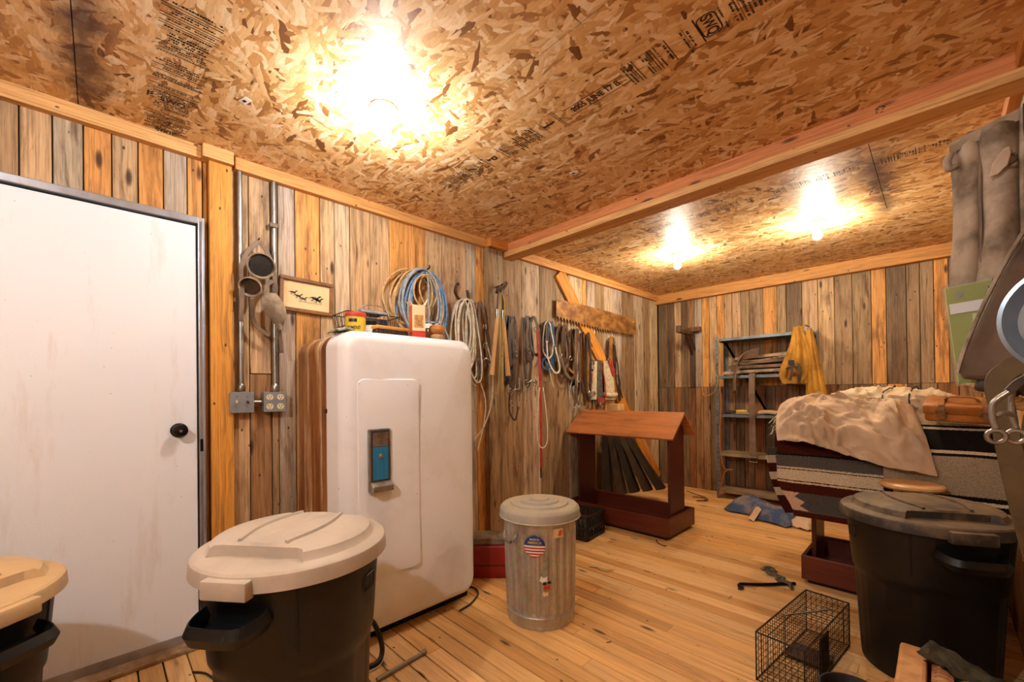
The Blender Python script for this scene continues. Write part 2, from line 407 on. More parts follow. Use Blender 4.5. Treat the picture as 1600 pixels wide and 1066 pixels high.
trim(10, MB().box(0, XR, YB - .08, YB, 2.325, H), M_TRIMX, FIR)                                       # over the far wall
trim(11, MB().box(XR - .04, XR, YF, 2.416, TB, H), M_TRIMY, FIRO)
trim(12, MB().box(XR - .04, XR, 2.546, YB - .081, TB, H), M_TRIMY, FIRO)
# slanted brace board on the left wall
bdir = Vector((0, 5.12 - 3.13, .09 - 2.37)); L_ = bdir.length
br = trim(13, MB().box(.001, .022, -.075, .075, 0, L_), M_TRIMZ, (*lin('d08c38'), .0))
br.location = (0.003, 3.17, 2.36); br.rotation_euler = (PI + math.atan2(-bdir.y, -bdir.z) * 0, 0, 0)
br.rotation_euler = Vector((0, 0, 1)).rotation_difference(bdir.normalized()).to_euler()
plank(wall_left, 'L', .372, .392, 0, TB, 'o')

# ---- the white door in its metal frame
basic('white_door_paint', 'e6e2e0', 'd9d3cd', 6, .45, lo=.35, hi=.75, spec=.35)
n = NT('door_paint'); co = n.objco()
f1 = n.noise(co, 3.5, 5, .65); sp = n.noise(co, 150, 2, .5)
cz = n.node('ShaderNodeSeparateXYZ'); n.link(co, cz.inputs[0])
sc = n.noise(n.vmath('MULTIPLY', co, (1, 9, 1.5)), 1.0, 5, .7)
c = n.mix(n.ramp(sc, [(.55, 0.0), (.8, .55)]), rgba('e3e5e9'), rgba('c2b09a'))
dots = n.vor(co, 17); c = n.mix(n.ramp(dots, [(.025, .6), (.05, 0.0)]), c, rgba('8a7660'))
n.col(c); n.set(.5, 0, .4); n.bump(sp, .12, .003); MATS['door_paint'] = n.m
basic('galvanized', 'a9aaa6', '86867f', 9, .38, .9, lo=.35, hi=.7)
basic('door_frame_metal', 'b9bcc4', '9a9ba0', 5, .35, .75)
basic('black_metal', '0d0c0b', '241c16', 20, .4, .6)
door = thing('door_1', None, None, (0, 0, 0)); struct(door)
MB().box(.0, .030, -.527, .338, .02, 2.035).build('door_leaf', 'door_paint', door, bevel=.002)
fr = MB(); fr.box(.0, .045, .345, .372, 0, 2.078); fr.box(0, .045, -.57, -.535, 0, 2.078); fr.box(0, .045, -.535, .345, 2.045, 2.078)
fr.build('door_frame', 'door_frame_metal', door, bevel=.003)
st = MB(); st.box(.0, .024, .338, .345, .0, 2.045); st.build('weather_strip', 'dark_gap', door)
fs = MB(); fs.box(.02, .06, .359, .368, 0, 2.06); fs.build('frame_stop', 'door_frame_metal', door, bevel=.002)
MB().box(.0, .11, -.57, .372, .0, .019).build('threshold', basic('worn_threshold', 'b59a78', '8a6a48', 14, .5, .2), door, bevel=.004)
MB().box(.03, .036, -.527, .338, .02, .06).build('door_sweep', 'door_frame_metal', door)
kb = MB(); kb.lathe([(0, .029), (.034, .029), (.034, .036), (.028, .041), (.013, .043), (.012, .06), (.022, .064), (.029, .074), (.029, .084), (.022, .093), (.008, .096), (0, .096)], 28, (0, .268, 1.038), axis=0)
ko = kb.build('door_knob', 'black_metal', door, smooth=35)
MB().lathe([(0, .0955), (.006, .0975), (.006, .098), (0, .098)], 12, (0, .268, 1.038), axis=0).build('lock_button', 'galvanized', ko)
MB().box(.046, .05, .347, .36, .93, .99).build('strike_plate', 'black_metal', door)

# ================================================================== LAMPS
def glow(name, s, c):
    m = bpy.data.materials.new(name); m.use_nodes = True; t = m.node_tree; t.nodes.remove(t.nodes['Principled BSDF'])
    e = t.nodes.new('ShaderNodeEmission'); e.inputs[0].default_value = (*c, 1); e.inputs[1].default_value = s
    t.links.new(e.outputs[0], t.nodes['Material Output'].inputs[0]); return m
basic('porcelain', 'efece6', rough=.25, spec=.6)
def lamp(x, y, label, strength, col):
    t = thing('ceiling_lamp', label, 'lamp', (x, y, H), group='bare bulbs in porcelain sockets on the ceiling')
    MB().lathe([(0, 0), (.058, 0), (.060, -.006), (.056, -.016), (.036, -.024), (.026, -.034), (.0235, -.046), (.019, -.046), (0, -.046)], 28).build('socket', 'porcelain', t, smooth=40)
    MB().lathe([(0, -.045), (.0135, -.045), (.014, -.06), (.017, -.07), (.026, -.084), (.0305, -.098), (.030, -.110), (.024, -.124), (.013, -.132), (0, -.1345)], 20).build('bulb', glow('bulb_glow', strength, col), t, smooth=60)
    return t
WARM = (1.0, .90, .72); NEUT = (.97, .98, 1.0)
lamp(.90, .885, 'bare bulb in a porcelain socket above the white refrigerator', BULB_NEAR, NEUT)
lamp(.93, 3.74, 'bare bulb on the far ceiling, above the wooden saddle rack', BULB_FAR, WARM)
lamp(1.96, 3.79, 'bare bulb on the far ceiling, above the covered rack', BULB_FAR, WARM)
lamp(1.95, -.95, 'unseen fill bulb added on the ceiling opposite the white door', BULB_FILL, NEUT)  # added behind the camera, out of view, to brighten the near end

# ================================================================== MATERIALS FOR THINGS
def enamel():
    n = NT('old_white_enamel'); co = n.objco()
    c = n.mix(n.ramp(n.noise(co, 3, 5, .65), [(.5, 0.0), (.85, .5)]), rgba('eaebee'), rgba('cdc0ac'))
    d = n.vor(co, 14); c = n.mix(n.ramp(d, [(.02, .8), (.04, 0.0)]), c, rgba('5a4636'))
    d2 = n.vor(n.vmath('ADD', co, (3.3, 1.1, .7)), 7); d3 = n.math('ADD', d2, n.math('MULTIPLY', n.noise(co, 60, 2), .04)); c = n.mix(n.ramp(d3, [(.045, .7), (.055, 0.0)]), c, rgba('7d6a58'))
    n.col(c); n.set(.32, 0, .5); return n.m
def rusty_side():
    n = NT('rust_streaked_enamel'); co = n.objco()
    wv = n.vmath('ADD', co, n.vmath('MULTIPLY', n.node('ShaderNodeTexNoise', i_Scale=5.0).outputs['Color'], (.03, .03, .0)))
    st = n.noise(n.vmath('MULTIPLY', wv, (13, 5, .55)), 1.0, 6, .7); st2 = n.noise(n.vmath('MULTIPLY', co, (70, 20, 7.0)), 1.0, 5, .75); bl = n.noise(n.vmath('MULTIPLY', co, (9, 5, 3)), 1.0, 5, .65)
    c = n.ramp(st, [(.32, '5e3519'), (.44, '8a5528'), (.53, 'a97a4a'), (.60, 'cdb594'), (.70, 'e2d6c4')])
    c = n.mix(.75, c, n.ramp(st2, [(.32, (.5, .38, .28, 1)), (.6, (1.08, 1.06, 1.03, 1))]), 'MULTIPLY')
    c = n.mix(n.ramp(bl, [(.5, 0.0), (.75, .7)]), c, rgba('4e2914')); n.col(c); n.set(.55, 0, .3); return n.m
MATS['enamel'] = enamel(); MATS['rusty'] = rusty_side()
def dusty(name, base, dust, lo=.45, hi=.75, rough=.5, scale=6, scratch=None, spec=.4):
    n = NT(name); co = n.objco(); geo = n.node('ShaderNodeNewGeometry'); sz = n.node('ShaderNodeSeparateXYZ'); n.link(geo.outputs['Normal'], sz.inputs[0])
    up = n.math('MULTIPLY', n.math('ADD', sz.outputs[2], .15), .75, True)
    f = n.math('ADD', n.noise(co, scale, 5, .65), n.math('MULTIPLY', n.math('SUBTRACT', up, .3), .28))
    c = n.mix(n.ramp(f, [(lo, 0.0), (hi, 1.0)]), rgba(base), rgba(dust))
    if scratch:
        s = n.noise(n.vmath('MULTIPLY', co, (30, 30, 30)), 1.0, 6, .75, 2.0); c = n.mix(n.ramp(s, [(.64, 0.0), (.72, .8)]), c, rgba(scratch))
    n.col(c); n.set(rough, 0, spec); MATS[name] = n.m; return n.m
dusty('black_plastic', '090f13', '2c2c28', .66, 1.0, .4, 7, '5c605c')
dusty('dirty_black_plastic', '0b0907', '3a2c1e', .58, 1.0, .45, 6, '54442f')
dusty('tan_lid', 'aca295', 'c2b6a6', .4, .7, .5, 5)
dusty('dusty_tan_lid', 'b39a7e', 'c9a878', .4, .6, .6, 9)
dusty('dusty_black_lid', '2e2a27', '8a7250', .42, .85, .6, 7)
def galv():
    n = NT('ribbed_galvanized'); co = n.objco()
    sp = n.vor(co, 60, out='Color'); bl = n.noise(n.vmath('MULTIPLY', co, (6, 6, 2.2)), 1.0, 5, .65)
    c = n.ramp(bl, [(.3, 'd2d0ca'), (.5, 'b8b5ac'), (.75, '8f897c')]); c = n.mix(.12, c, sp, 'OVERLAY')
    sc = n.noise(n.vmath('MULTIPLY', co, (18, 18, 8)), 1.0, 6, .75, 1.0); c = n.mix(n.ramp(sc, [(.62, 0.0), (.72, .7)]), c, rgba('d8d2c6'))
    n.col(c); n.set(.40, .62); MATS['galv_can'] = n.m
galv(); dusty('galv_lid', '9c988e', 'b4a68c', .4, .7, .5, 7)
basic('red_paint', 'a01f17', '7a120e', 6, .4); basic('black_rubber', '14110f', '2a2320', 15, .6)
basic('brown_leather', '5b3a22', '3a2415', 14, .55, bump=.15); basic('dark_leather', '2e2119', '4a3626', 10, .55, bump=.15); basic('tan_leather', '9a6a34', '7a4c20', 12, .5, bump=.1)
basic('orange_leather', 'b8763a', '94561f', 8, .42, bump=.1); basic('dusty_leather', 'a38f78', '665440', 11, .7, bump=.2); basic('worn_leather', '77604c', '4c3828', 6, .6, bump=.15)
basic('suede_brown', '6f5a48', '463426', 5, .75, bump=.2); basic('blue_black_cloth', '2b2a33', '14141a', 12, .75)
basic('steel', 'a8a49c', '7d756a', 18, .35, .85); basic('rusty_iron', '4a2e1c', '2a1a12', 22, .6, .4, bump=.2); basic('chain_steel', '8d8a84', '6a635a', 25, .4, .8)
basic('saw_rust', 'a8783c', '6e4420', 9, .55, .25, stretch=(1, 1, 1.5), bump=.1, lo=.35, hi=.62); basic('turned_wood', 'd2a068', 'c08848', 9, .5, stretch=(1, 1, .2)); basic('pale_wood', 'd8b27c', 'c89c62', 9, .55)
basic('oval_wood', 'd9aa72', 'c8945a', 5, .4, stretch=(.4, 5, 1)); basic('white_cord', 'd9cfba', 'b9a98c', 30, .7); basic('tan_rope', 'c9a878', 'a8844f', 40, .75); basic('blue_rope', '6f8fb0', '4f6f92', 40, .7); basic('grey_rope', 'a3a8ab', '7f868c', 40, .7)
basic('yellow_cord', 'b89a3c', 'a08030', 20, .6); basic('red_strap', 'b83222', '8e2016', 25, .7); basic('blue_strap', '35557a', '26405e', 25, .7); basic('wool_white', 'd2c3a4', 'b39f7c', 45, .9, bump=.3); basic('grey_felt', '5a554c', '3a362f', 30, .9, bump=.3); basic('red_felt', 'a23a2c', '7e2820', 30, .9)
basic('grey_paint', '86898a', '77797a', 6, .5, .2); basic('ivory', 'd9cda8', rough=.4); basic('socket_dark', '2a241c'); basic('shelf_metal', '767d80', '5a5c5a', 9, .45, .55); basic('frame_wood', '8a5e34', '6e4724', 12, .5)
basic('paper', 'dcc090', 'd2b27e', 4, .7); basic('ink', '2b2420'); basic('ink_print', '1d1610', rough=.6); basic('white_paint', 'e8e4dc', rough=.45); basic('yellow_label', 'e0bb3c', rough=.45); basic('red_label', 'b83a2a', rough=.45); basic('black_label', '17140f', rough=.4); basic('cream_paper', 'e6d3ae', 'd8bf92', 6, .6); basic('orange_paper', 'd0622a', rough=.6)
basic('brush_bristle', 'b87a3c', '8e5522', 60, .8, bump=.3); basic('dark_bristle', '4a3524', '2c1f16', 60, .8, bump=.3); basic('brush_wood', 'd0934a', 'bd7f38', 9, .45); basic('canvas', 'cbb193', 'b89c7c', 3.5, .85, bump=.05); basic('canvas_pale', 'd8c6a8', 'c7b08c', 3.5, .85, bump=.05)
basic('yellow_canvas', 'b8842c', '93651c', 7, .8, bump=.1); basic('denim', '3c4f72', '8a7a68', 6, .85, bump=.1, lo=.45, hi=.68); basic('flag_blue', '24407e', rough=.45); basic('flag_red', 'b0302a', rough=.45); basic('grey_green_rag', '9a9a86', '7a7a68', 20, .85)
basic('green_card', 'b5bd62', 'a8b055', 4, .5); basic('white_card', 'd8dadc', rough=.4); basic('yellow_plastic', 'd9ac2c', 'c89a20', 4, .4); basic('bark', '4d4a38', '2c2a20', 30, .9, bump=.6); basic('split_wood', 'c08a58', '6e4426', 6, .75, stretch=(1, 9, 9), bump=.2); basic('sawn_end', 'cf9d66', 'b5824e', 18, .7, bump=.05)
basic('blue_pan', '9fb6cc', '7f93a6', 4, .3, .6); basic('wire_black', '2a211a', '4a3a2c', 40, .5, .5); basic('blade_olive', '5e4b2c', '44361f', 9, .5, bump=.1); basic('straw', 'dcc690')
def clear_plastic():
    n = NT('clear_plastic'); n.col(rgba('f0f2ee')); n.set(.12, 0, .5); n.b.inputs['Transmission Weight'].default_value = .85; n.b.inputs['Alpha'].default_value = .35; MATS['clear_plastic'] = n.m
clear_plastic()
def stripes(name, stops, zig=None):
    n = NT(name); uv = n.node('ShaderNodeTexCoord').outputs['UV']; s = n.node('ShaderNodeSeparateXYZ'); n.link(uv, s.inputs[0])
    v = n.math('ADD', s.outputs[1], n.math('MULTIPLY', n.math('SUBTRACT', n.noise(n.vmath('MULTIPLY', uv, (70, 260, 1)), 1.0, 2), .5), .008))
    c = n.ramp(v, stops, 'CONSTANT')
    if zig:
        # stepped arrow motif woven into the lower band
        (v0, v1, ca, cb) = zig
        t = n.math('DIVIDE', n.math('SUBTRACT', v, v0), v1 - v0)
        tri = n.math('ABSOLUTE', n.math('SUBTRACT', n.math('FRACT', n.math('MULTIPLY', t, 2.0)), .5))
        u = n.math('FRACT', n.math('MULTIPLY', s.outputs[0], 1.7))
        edge = n.math('ADD', .14, n.math('MULTIPLY', tri, .22))
        motif = n.mix(n.math('GREATER_THAN', u, edge), rgba(ca), rgba(cb))
        ins = n.math('MULTIPLY', n.math('GREATER_THAN', t, 0.0), n.math('LESS_THAN', t, 1.0)); c = n.mix(ins, c, motif)
    w_ = n.noise(n.objco(), 160, 3, .7); c = n.mix(.7, c, n.ramp(w_, [(.35, (.55, .53, .5, 1)), (.6, (1.1, 1.1, 1.1, 1))]), 'MULTIPLY')
    n.col(c); n.set(.95, 0, .1); n.bump(w_, .4, .004); MATS[name] = n.m
mr, gy, wh, bk = '45190f', '57504a', 'cdbb9c', '1a1512'
stripes('serape', [(0, gy), (.50, wh), (.52, mr), (.525, wh), (.56, mr), (.565, gy), (.62, mr), (.725, bk), (.732, gy), (.785, wh), (.79, mr), (.795, wh), (.84, mr), (.846, wh), (.852, mr), (.90, gy), (.975, mr)], zig=(.895, .972, 'c9a98c', '4f4a45'))
stripes('grey_blanket', [(0, 'a08e74'), (.40, bk), (.44, 'cdbb9c'), (.452, bk), (.47, 'b09c7e'), (.60, bk), (.61, 'cdbb9c'), (.622, bk), (.73, 'cdbb9c'), (.742, bk), (.752, '9c8a70'), (.88, bk), (.895, 'cdbb9c'), (.91, bk), (.94, '6a5c4c')])

# ================================================================== REFRIGERATOR
def rrect(hw, hh, r, n=8):
    out = []
    for (cx, cy, a0) in ((hw - r, hh - r, 0), (-hw + r, hh - r, PI / 2), (-hw + r, -hh + r, PI), (hw - r, -hh + r, 1.5 * PI)):
        for k in range(n + 1):
            a = a0 + PI / 2 * k / n; out.append((cx + r * cos(a), cy + r * sin(a)))
    return out
fridge = thing('refrigerator', 'old white rounded refrigerator with blue and chrome door latch, rust streaked side', 'refrigerator', (0, 1.185, 0))
FW, FH0, FH1 = .395, .045, 1.505          # half width, door bottom and top
def bow(y, z): return .055 * (1 - (y / FW) ** 2)
m = MB(); zc = (FH0 + FH1) / 2; hh = (FH1 - FH0) / 2
def slab(m, x0, hw, hh, r, rr, bulge, zc, ins0=0.0):
    """rounded door-like slab: back at x0, front edge rounded by rr, bowed by bulge"""
    rings = []; N = None
    for (ins, x) in [(0, 0.0)] + [(rr * (1 - cos(a)), (x0[1] - x0[0] - rr) + rr * sin(a)) for a in [PI / 2 * k / 7 for k in range(8)]]:
        rings.append([(x0[0] + x + bulge(p[0], p[1]) * (x / (x0[1] - x0[0])), p[0], p[1] + zc) for p in rrect(hw - ins, hh - ins, max(r - ins * .6, .02))])
    for q in (.85, .65, .45, .25, .08):
        rings.append([(x0[1] + bulge(p[0], p[1]), p[0], p[1] + zc) for p in rrect((hw - rr) * q, (hh - rr) * q, max((r - rr * .6) * q, .004))])
    N = len(rings[0]); o = len(m.v); vs = [p for r_ in rings for p in r_]; fs = []
    for i in range(len(rings) - 1):
        for k in range(N): fs.append((i * N + k, i * N + (k + 1) % N, (i + 1) * N + (k + 1) % N, (i + 1) * N + k))
    fs.append(tuple(range(N))[::-1]); fs.append(tuple(range((len(rings) - 1) * N, len(rings) * N))); m.add(vs, fs)
slab(m, (.475, .655), FW, hh, .085, .055, bow, zc); m.build('door', 'enamel', fridge, smooth=40)
m = MB(); slab(m, (.045, .465), FW - .004, hh - .002, .085, .012, lambda a, b: 0, zc); body = m.build('cabinet', 'rusty', fridge, smooth=40)
m = MB(); slab(m, (.463, .477), FW - .012, hh - .012, .075, .002, lambda a, b: 0, zc); m.build('door_gasket', 'dark_gap', fridge)
MB().box(.06, .60, -FW + .03, FW - .03, 0.0, FH0 - .0).build('kick_base', 'black_metal', fridge)
# enamel top, worn but white
m = MB(); m.rbox((.26, 0, FH1 + .001), (.38, 2 * FW - .16, .006), .0028); m.build('top_panel', 'enamel', fridge)
# raised panel pressed into the door
m = MB(); rp = rrect(.155, .475, .035)
def fx(y, z): return .655 + bow(y, z)
pc = (-.175, .80); rings = [[(fx(p[0] + pc[0], 0) - .004, p[0] + pc[0], p[1] + pc[1]) for p in rp]]
for ins, dx in ((.004, .004), (.010, .005)):
    rings.append([(fx(p[0] + pc[0], 0) + dx, p[0] + pc[0], p[1] + pc[1]) for p in rrect(.155 - ins, .475 - ins, .035 - ins)])
for q in (.7, .4, .1): rings.append([(fx(p[0] * q + pc[0], 0) + .005, p[0] * q + pc[0], p[1] * q + pc[1]) for p in rrect(.145, .465, .025)])
N = len(rings[0]); fs = []
for i in range(len(rings) - 1):
    for k in range(N): fs.append((i * N + k, i * N + (k + 1) % N, (i + 1) * N + (k + 1) % N, (i + 1) * N + k))
fs += [tuple(range(N))[::-1], tuple(range((len(rings) - 1) * N, len(rings) * N))]
m.add([p for r_ in rings for p in r_], fs); m.build('pressed_panel', 'enamel', fridge, smooth=30)
# latch: dark frame, blue striped plate, chrome pull lip
hx = fx(-.235, 0) + .006
lt = MB().rbox((hx + .008, -.237, .885), (.022, .112, .30), .006).build('latch', 'steel', fridge, smooth=40)
MB().rbox((hx + .018, -.237, .895), (.008, .096, .27), .003).build('latch_recess', basic('latch_dark', '3a3733', rough=.4), lt)
MB().rbox((hx + .0215, -.237, .872), (.004, .078, .155), .0015).build('blue_plate', basic('latch_blue', '2f7fae', '246a96', 9, .3, stretch=(1, 30, .4)), lt)
MB().rbox((hx + .0215, -.237, .985), (.004, .078, .066), .0015).build('chrome_plate', 'steel', lt)
MB().lathe([(0, 0), (.011, 0), (.009, .004), (0, .005)], 8, (hx + .0235, -.237, .905), axis=0).build('emblem', basic('emblem_gold', 'c8a860', rough=.3, metal=.8), lt)
ml = MB(); ml.prism([(hx + .01, .735), (hx + .05, .742), (hx + .05, .768), (hx + .032, .782), (hx + .012, .79)], 1, -.289, -.185); ml.build('pull_lip', 'steel', lt, bevel=.003)
# hinge bolts and scuff on the cabinet side edge
for z in (.60, 1.12): MB().rbox((.470, -FW + .002, z), (.03, .012, .022), .003).build('side_latch_bolt', 'rusty_iron', fridge)

# ================================================================== THINGS ON TOP OF THE REFRIGERATOR
TZ = FH1 + .004
t = thing('ointment_tin', 'yellow tin with red lid, lettered, on top of the refrigerator', 'tin', (.50, .930, TZ))
MB().lathe([(0, 0), (.046, 0), (.047, .003), (.049, .083), (.049, .086), (0, .086)], 28).build('body', 'yellow_label', t, smooth=40)
MB().lathe([(0, .084), (.052, .084), (.0525, .088), (.0525, .102), (.050, .105), (0, .105)], 28).build('lid', 'red_label', t, smooth=40)
def curved_patch(m, r, a0, a1, z0, z1, n=10, th=.0008):
    vs = []; fs = []
    for i in range(n + 1):
        a = a0 + (a1 - a0) * i / n
        for (rr, z) in ((r, z0), (r, z1), (r + th, z1), (r + th, z0)): vs.append((rr * cos(a), rr * sin(a), z))
    for i in range(n):
        for k in range(4): fs.append((i * 4 + k, i * 4 + (k + 1) % 4, (i + 1) * 4 + (k + 1) % 4, (i + 1) * 4 + k))
    fs += [(0, 1, 2, 3), (n * 4 + 3, n * 4 + 2, n * 4 + 1, n * 4)]; m.add(vs, fs)
def text_obj(body, size, mat, parent, mtx, name='lettering', wrap=None, extr=.0002, squash=1.0):
    cu = bpy.data.curves.new('t', 'FONT'); cu.body = body; cu.size = size; cu.align_x = 'CENTER'; cu.align_y = 'CENTER'; cu.extrude = extr; cu.offset = size * .015
    o = bpy.data.objects.new('t', cu); COL.objects.link(o); bpy.context.view_layer.update()
    me = bpy.data.meshes.new_from_object(o.evaluated_get(bpy.context.evaluated_depsgraph_get())); bpy.data.objects.remove(o); bpy.data.curves.remove(cu)
    for v in me.vertices:
        p = v.co.copy(); p.x *= squash
        if wrap: a = wrap[1] + p.x / wrap[0]; v.co = ((wrap[0] + p.z) * cos(a), (wrap[0] + p.z) * sin(a), wrap[2] + p.y)
        else: v.co = mtx @ p
    me.materials.clear(); me.materials.append(MATS[mat]); q = bpy.data.objects.new(name, me); COL.objects.link(q); q.parent = parent; return q
CA = -0.72   # the tin's face looks into the room
mm = MB(); curved_patch(mm, .0488, CA - .42, CA + .42, .054, .070); mm.build('label_band', 'black_label', t)
text_obj('LINIMENT', .026, 'black_label', t, None, wrap=(.0492, CA, .024), squash=.68)
t = thing('salve_jar', 'white jar with black lid behind the grooming brush', 'jar', (.42, 1.055, TZ))
MB().lathe([(0, 0), (.036, 0), (.037, .004), (.037, .062), (.034, .066), (0, .066)], 24).build('body', 'white_paint', t, smooth=40)
MB().lathe([(0, .064), (.039, .064), (.039, .084), (.036, .087), (0, .087)], 24).build('lid', 'black_label', t, smooth=40)
t = thing('scrub_brush', 'long wooden scrub brush with dark bristles lying on the refrigerator', 'brush', (.545, 1.10, TZ), .06)
MB().rbox((0, 0, .037), (.055, .20, .018), .007, 3).build('wood_back', 'brush_wood', t, smooth=40)
bm_ = MB()
for i in range(5):
    for j in range(18): xx = -.02 + i * .01; yy = -.09 + j * .0106; bm_.tube([(xx, yy, .03), (xx * 1.15 + rng.uniform(-.002, .002), yy * 1.03 + rng.uniform(-.002, .002), 0)], .0034, 5)
bm_.build('bristles', 'dark_bristle', t)
t = thing('wire_basket', 'dark wire basket of odds and ends at the back of the refrigerator top', 'basket', (.20, 1.13, TZ), .0)
mb = MB(); w2, d2, h2 = .10, .16, .15
for z, s in ((.0, .86), (.075, .93), (h2, 1.0)):
    mb.tube([(-w2 * s, -d2 * s, z + .003), (w2 * s, -d2 * s, z + .003), (w2 * s, d2 * s, z + .003), (-w2 * s, d2 * s, z + .003)], .003, 6, closed=True)
for k in range(14):
    yy = -d2 + 2 * d2 * k / 13
    for sx in (-1, 1): mb.tube([(sx * w2 * .86, yy * .86, .003), (sx * w2, yy, h2 + .003)], .002, 5)
    mb.tube([(-w2 * .86, yy * .86, .003), (w2 * .86, yy * .86, .003)], .002, 5)
for k in range(9):
    xx = -w2 + 2 * w2 * k / 8
    for sy in (-1, 1): mb.tube([(xx * .86, sy * d2 * .86, .003), (xx, sy * d2, h2 + .003)], .002, 5)
mb.build('wire_frame', 'wire_black', t)
MB().rbox((-.01, .03, .085), (.12, .18, .11), .01).build('dark_tin', basic('dark_tin', '3c4148', '5b6066', 10, .4, .6), t)
MB().rbox((-.0, .02, .172), (.13, .16, .016), .006).build('folded_cloth', 'grey_rope', t)
hb = MB(); hb.tube(smoothpath([(.10, -.10, .15), (.11, -.07, .19), (.11, 0, .20), (.11, .06, .19), (.10, .09, .15)], 6), .003, 6); hb.build('handle', 'steel', t)
t = thing('paper_carton', 'opened cream and orange carton with a red base on the refrigerator', 'carton', (.555, 1.255, TZ), -.35)
MB().box(-.045, .045, -.035, .035, .03, .175).build('body', 'cream_paper', t); MB().box(-.0455, .0455, -.0355, .0355, 0, .034).build('red_base', 'red_label', t)
MB().box(-.044, .044, -.0362, -.0352, .036, .174).build('orange_side', 'orange_paper', t)
fl = MB(); fl.add([(-.045, -.035, .174), (.045, -.035, .174), (.047, -.05, .205), (0.01, -.046, .19), (-.047, -.052, .208)], [(0, 1, 2, 3, 4)]); fl.add([(-.045, .035, .174), (.045, .035, .174), (.05, .05, .212), (-.03, .042, .196)], [(0, 1, 2, 3)])
fo = fl.build('open_flap', 'cream_paper', t); sd = fo.modifiers.new('thick', 'SOLIDIFY'); sd.thickness = .0012
MB().rbox((.0455, 0, .085), (.0012, .05, .07), .0004).build('printed_patch', basic('printed_tan', 'c89a5c', '8e5c2c', 40, .6), t)
t = thing('round_brush', 'round wooden brush with brown bristles standing up, on the refrigerator', 'brush', (.555, 1.385, TZ), 0)
MB().lathe([(0, 0), (.032, 0), (.040, .006), (.042, .018), (.036, .026), (.03, .03), (0, .03)], 24).build('wood_base', basic('brush_base', 'a9855c', '8a6440', 12, .5), t, smooth=40)
MB().lathe([(0, .028), (.03, .028), (.044, .045), (.047, .062), (.038, .078), (.018, .086), (0, .088)], 30, mod=lambda a, r, z: r * (1 + .03 * sin(a * 15))).build('bristles', 'brush_bristle', t, smooth=60)
t = thing('white_capped_bottle', 'small bottle with white cap behind the round brush', 'bottle', (.40, 1.43, TZ))
MB().lathe([(0, 0), (.028, 0), (.029, .004), (.029, .075), (.018, .09), (0, .09)], 20).build('body', basic('brown_bottle', '5a3a22', rough=.2), t, smooth=40)
MB().lathe([(0, .088), (.024, .088), (.024, .112), (.022, .115), (0, .115)], 20).build('cap', 'white_paint', t, smooth=40)
mg = MB(); mg.sheet(lambda u, v: (.42 + .14 * u, .815 + .075 * v + .01 * sin(u * 7), TZ + .011 + .012 * abs(nz(u * 4, v * 3, 2)) + .008 * sin(u * 9 + v * 4) ** 2 - .012 * (1 - v) ** 3), 16, 10, .006)
tag(mg.build('rag', 'grey_green_rag', smooth=60), 'crumpled grey green rag at the edge of the refrigerator top', 'rag')

# ================================================================== WALL GEAR, LEFT WALL NEAR
# electrical conduits and boxes
def conduit(y, z0, label):
    t = thing('conduit', label, 'pipe', (0.024, y, z0))
    MB().lathe([(.0001, 0), (.0125, 0), (.0125, TB - z0 - .002), (.0001, TB - z0 - .002)], 14).build('pipe', 'galvanized', t, smooth=40)
    MB().lathe([(.0001, -.006), (.018, -.006), (.019, 0), (.019, .022), (.015, .03), (.0126, .035)], 14).build('connector', 'steel', t, smooth=40); return t
c1 = conduit(.526, 1.228, 'galvanized conduit running up from the switch box'); c2 = conduit(.686, 1.228, 'galvanized conduit running up from the outlet box')
MB().rbox((-.008, -.045, 1.70 - 1.228), (.008, .05, .022), .002).build('clamp', 'white_paint', c1)
MB().rbox((.004, -.005, 2.13 - 1.228), (.036, .04, .026), .006).build('clamp', 'dusty_leather', c2)
def ebox(y, label, name):
    t = thing(name, label, 'switch box' if 'switch' in name else 'outlet box', (.003, y, 1.112))
    MB().rbox((.026, 0, .053), (.050, .106, .106), .004).build('box', 'grey_paint', t); MB().rbox((.053, 0, .053), (.004, .108, .108), .0018).build('cover_plate', 'grey_paint', t)
    return t
t = ebox(.522, 'grey metal box with two toggle switches beside the door post', 'switch_box')
for yy in (-.024, .024): MB().rbox((.062, yy, .055), (.016, .008, .014), .002, rot=Matrix.Rotation(.4, 3, 'Y')).build('toggle', 'ivory' if yy < 0 else 'brown_leather', t)
for yy in (-.024, .024):
    for zz in (.027, .083): MB().lathe([(0, 0), (.004, 0), (.003, .002), (0, .002)], 8, (.055, yy, zz), axis=0).build('screw', 'steel', t)
t = ebox(.676, 'grey metal box with four ivory outlets below the conduit', 'outlet_box')
for yy in (-.026, .026):
    for zz in (.028, .078):
        q = MB().lathe([(0, 0), (.0175, 0), (.017, .0025), (0, .0025)], 18, (.055, yy, zz), axis=0, mod=lambda a, r, z: r * (1 - .08 * abs(sin(a)) ** 6)).build('outlet', 'ivory', t)
        s = MB(); s.box(.0574, .0582, yy - .008, yy - .005, zz, zz + .009); s.box(.0574, .0582, yy + .005, yy + .008, zz, zz + .009); s.lathe([(0, 0), (.003, 0), (.003, .0008), (0, .0008)], 8, (.0574, yy, zz - .008), axis=0); s.build('slots', 'socket_dark', q)
nn = MB(); nn.lathe([(.0001, 0), (.011, 0), (.011, .047), (.0001, .047)], 12, (.028, .5755, 1.165), axis=1); tag(nn.build('conduit_nipple', 'steel', smooth=40), 'short threaded pipe joining the two electrical boxes', 'pipe')
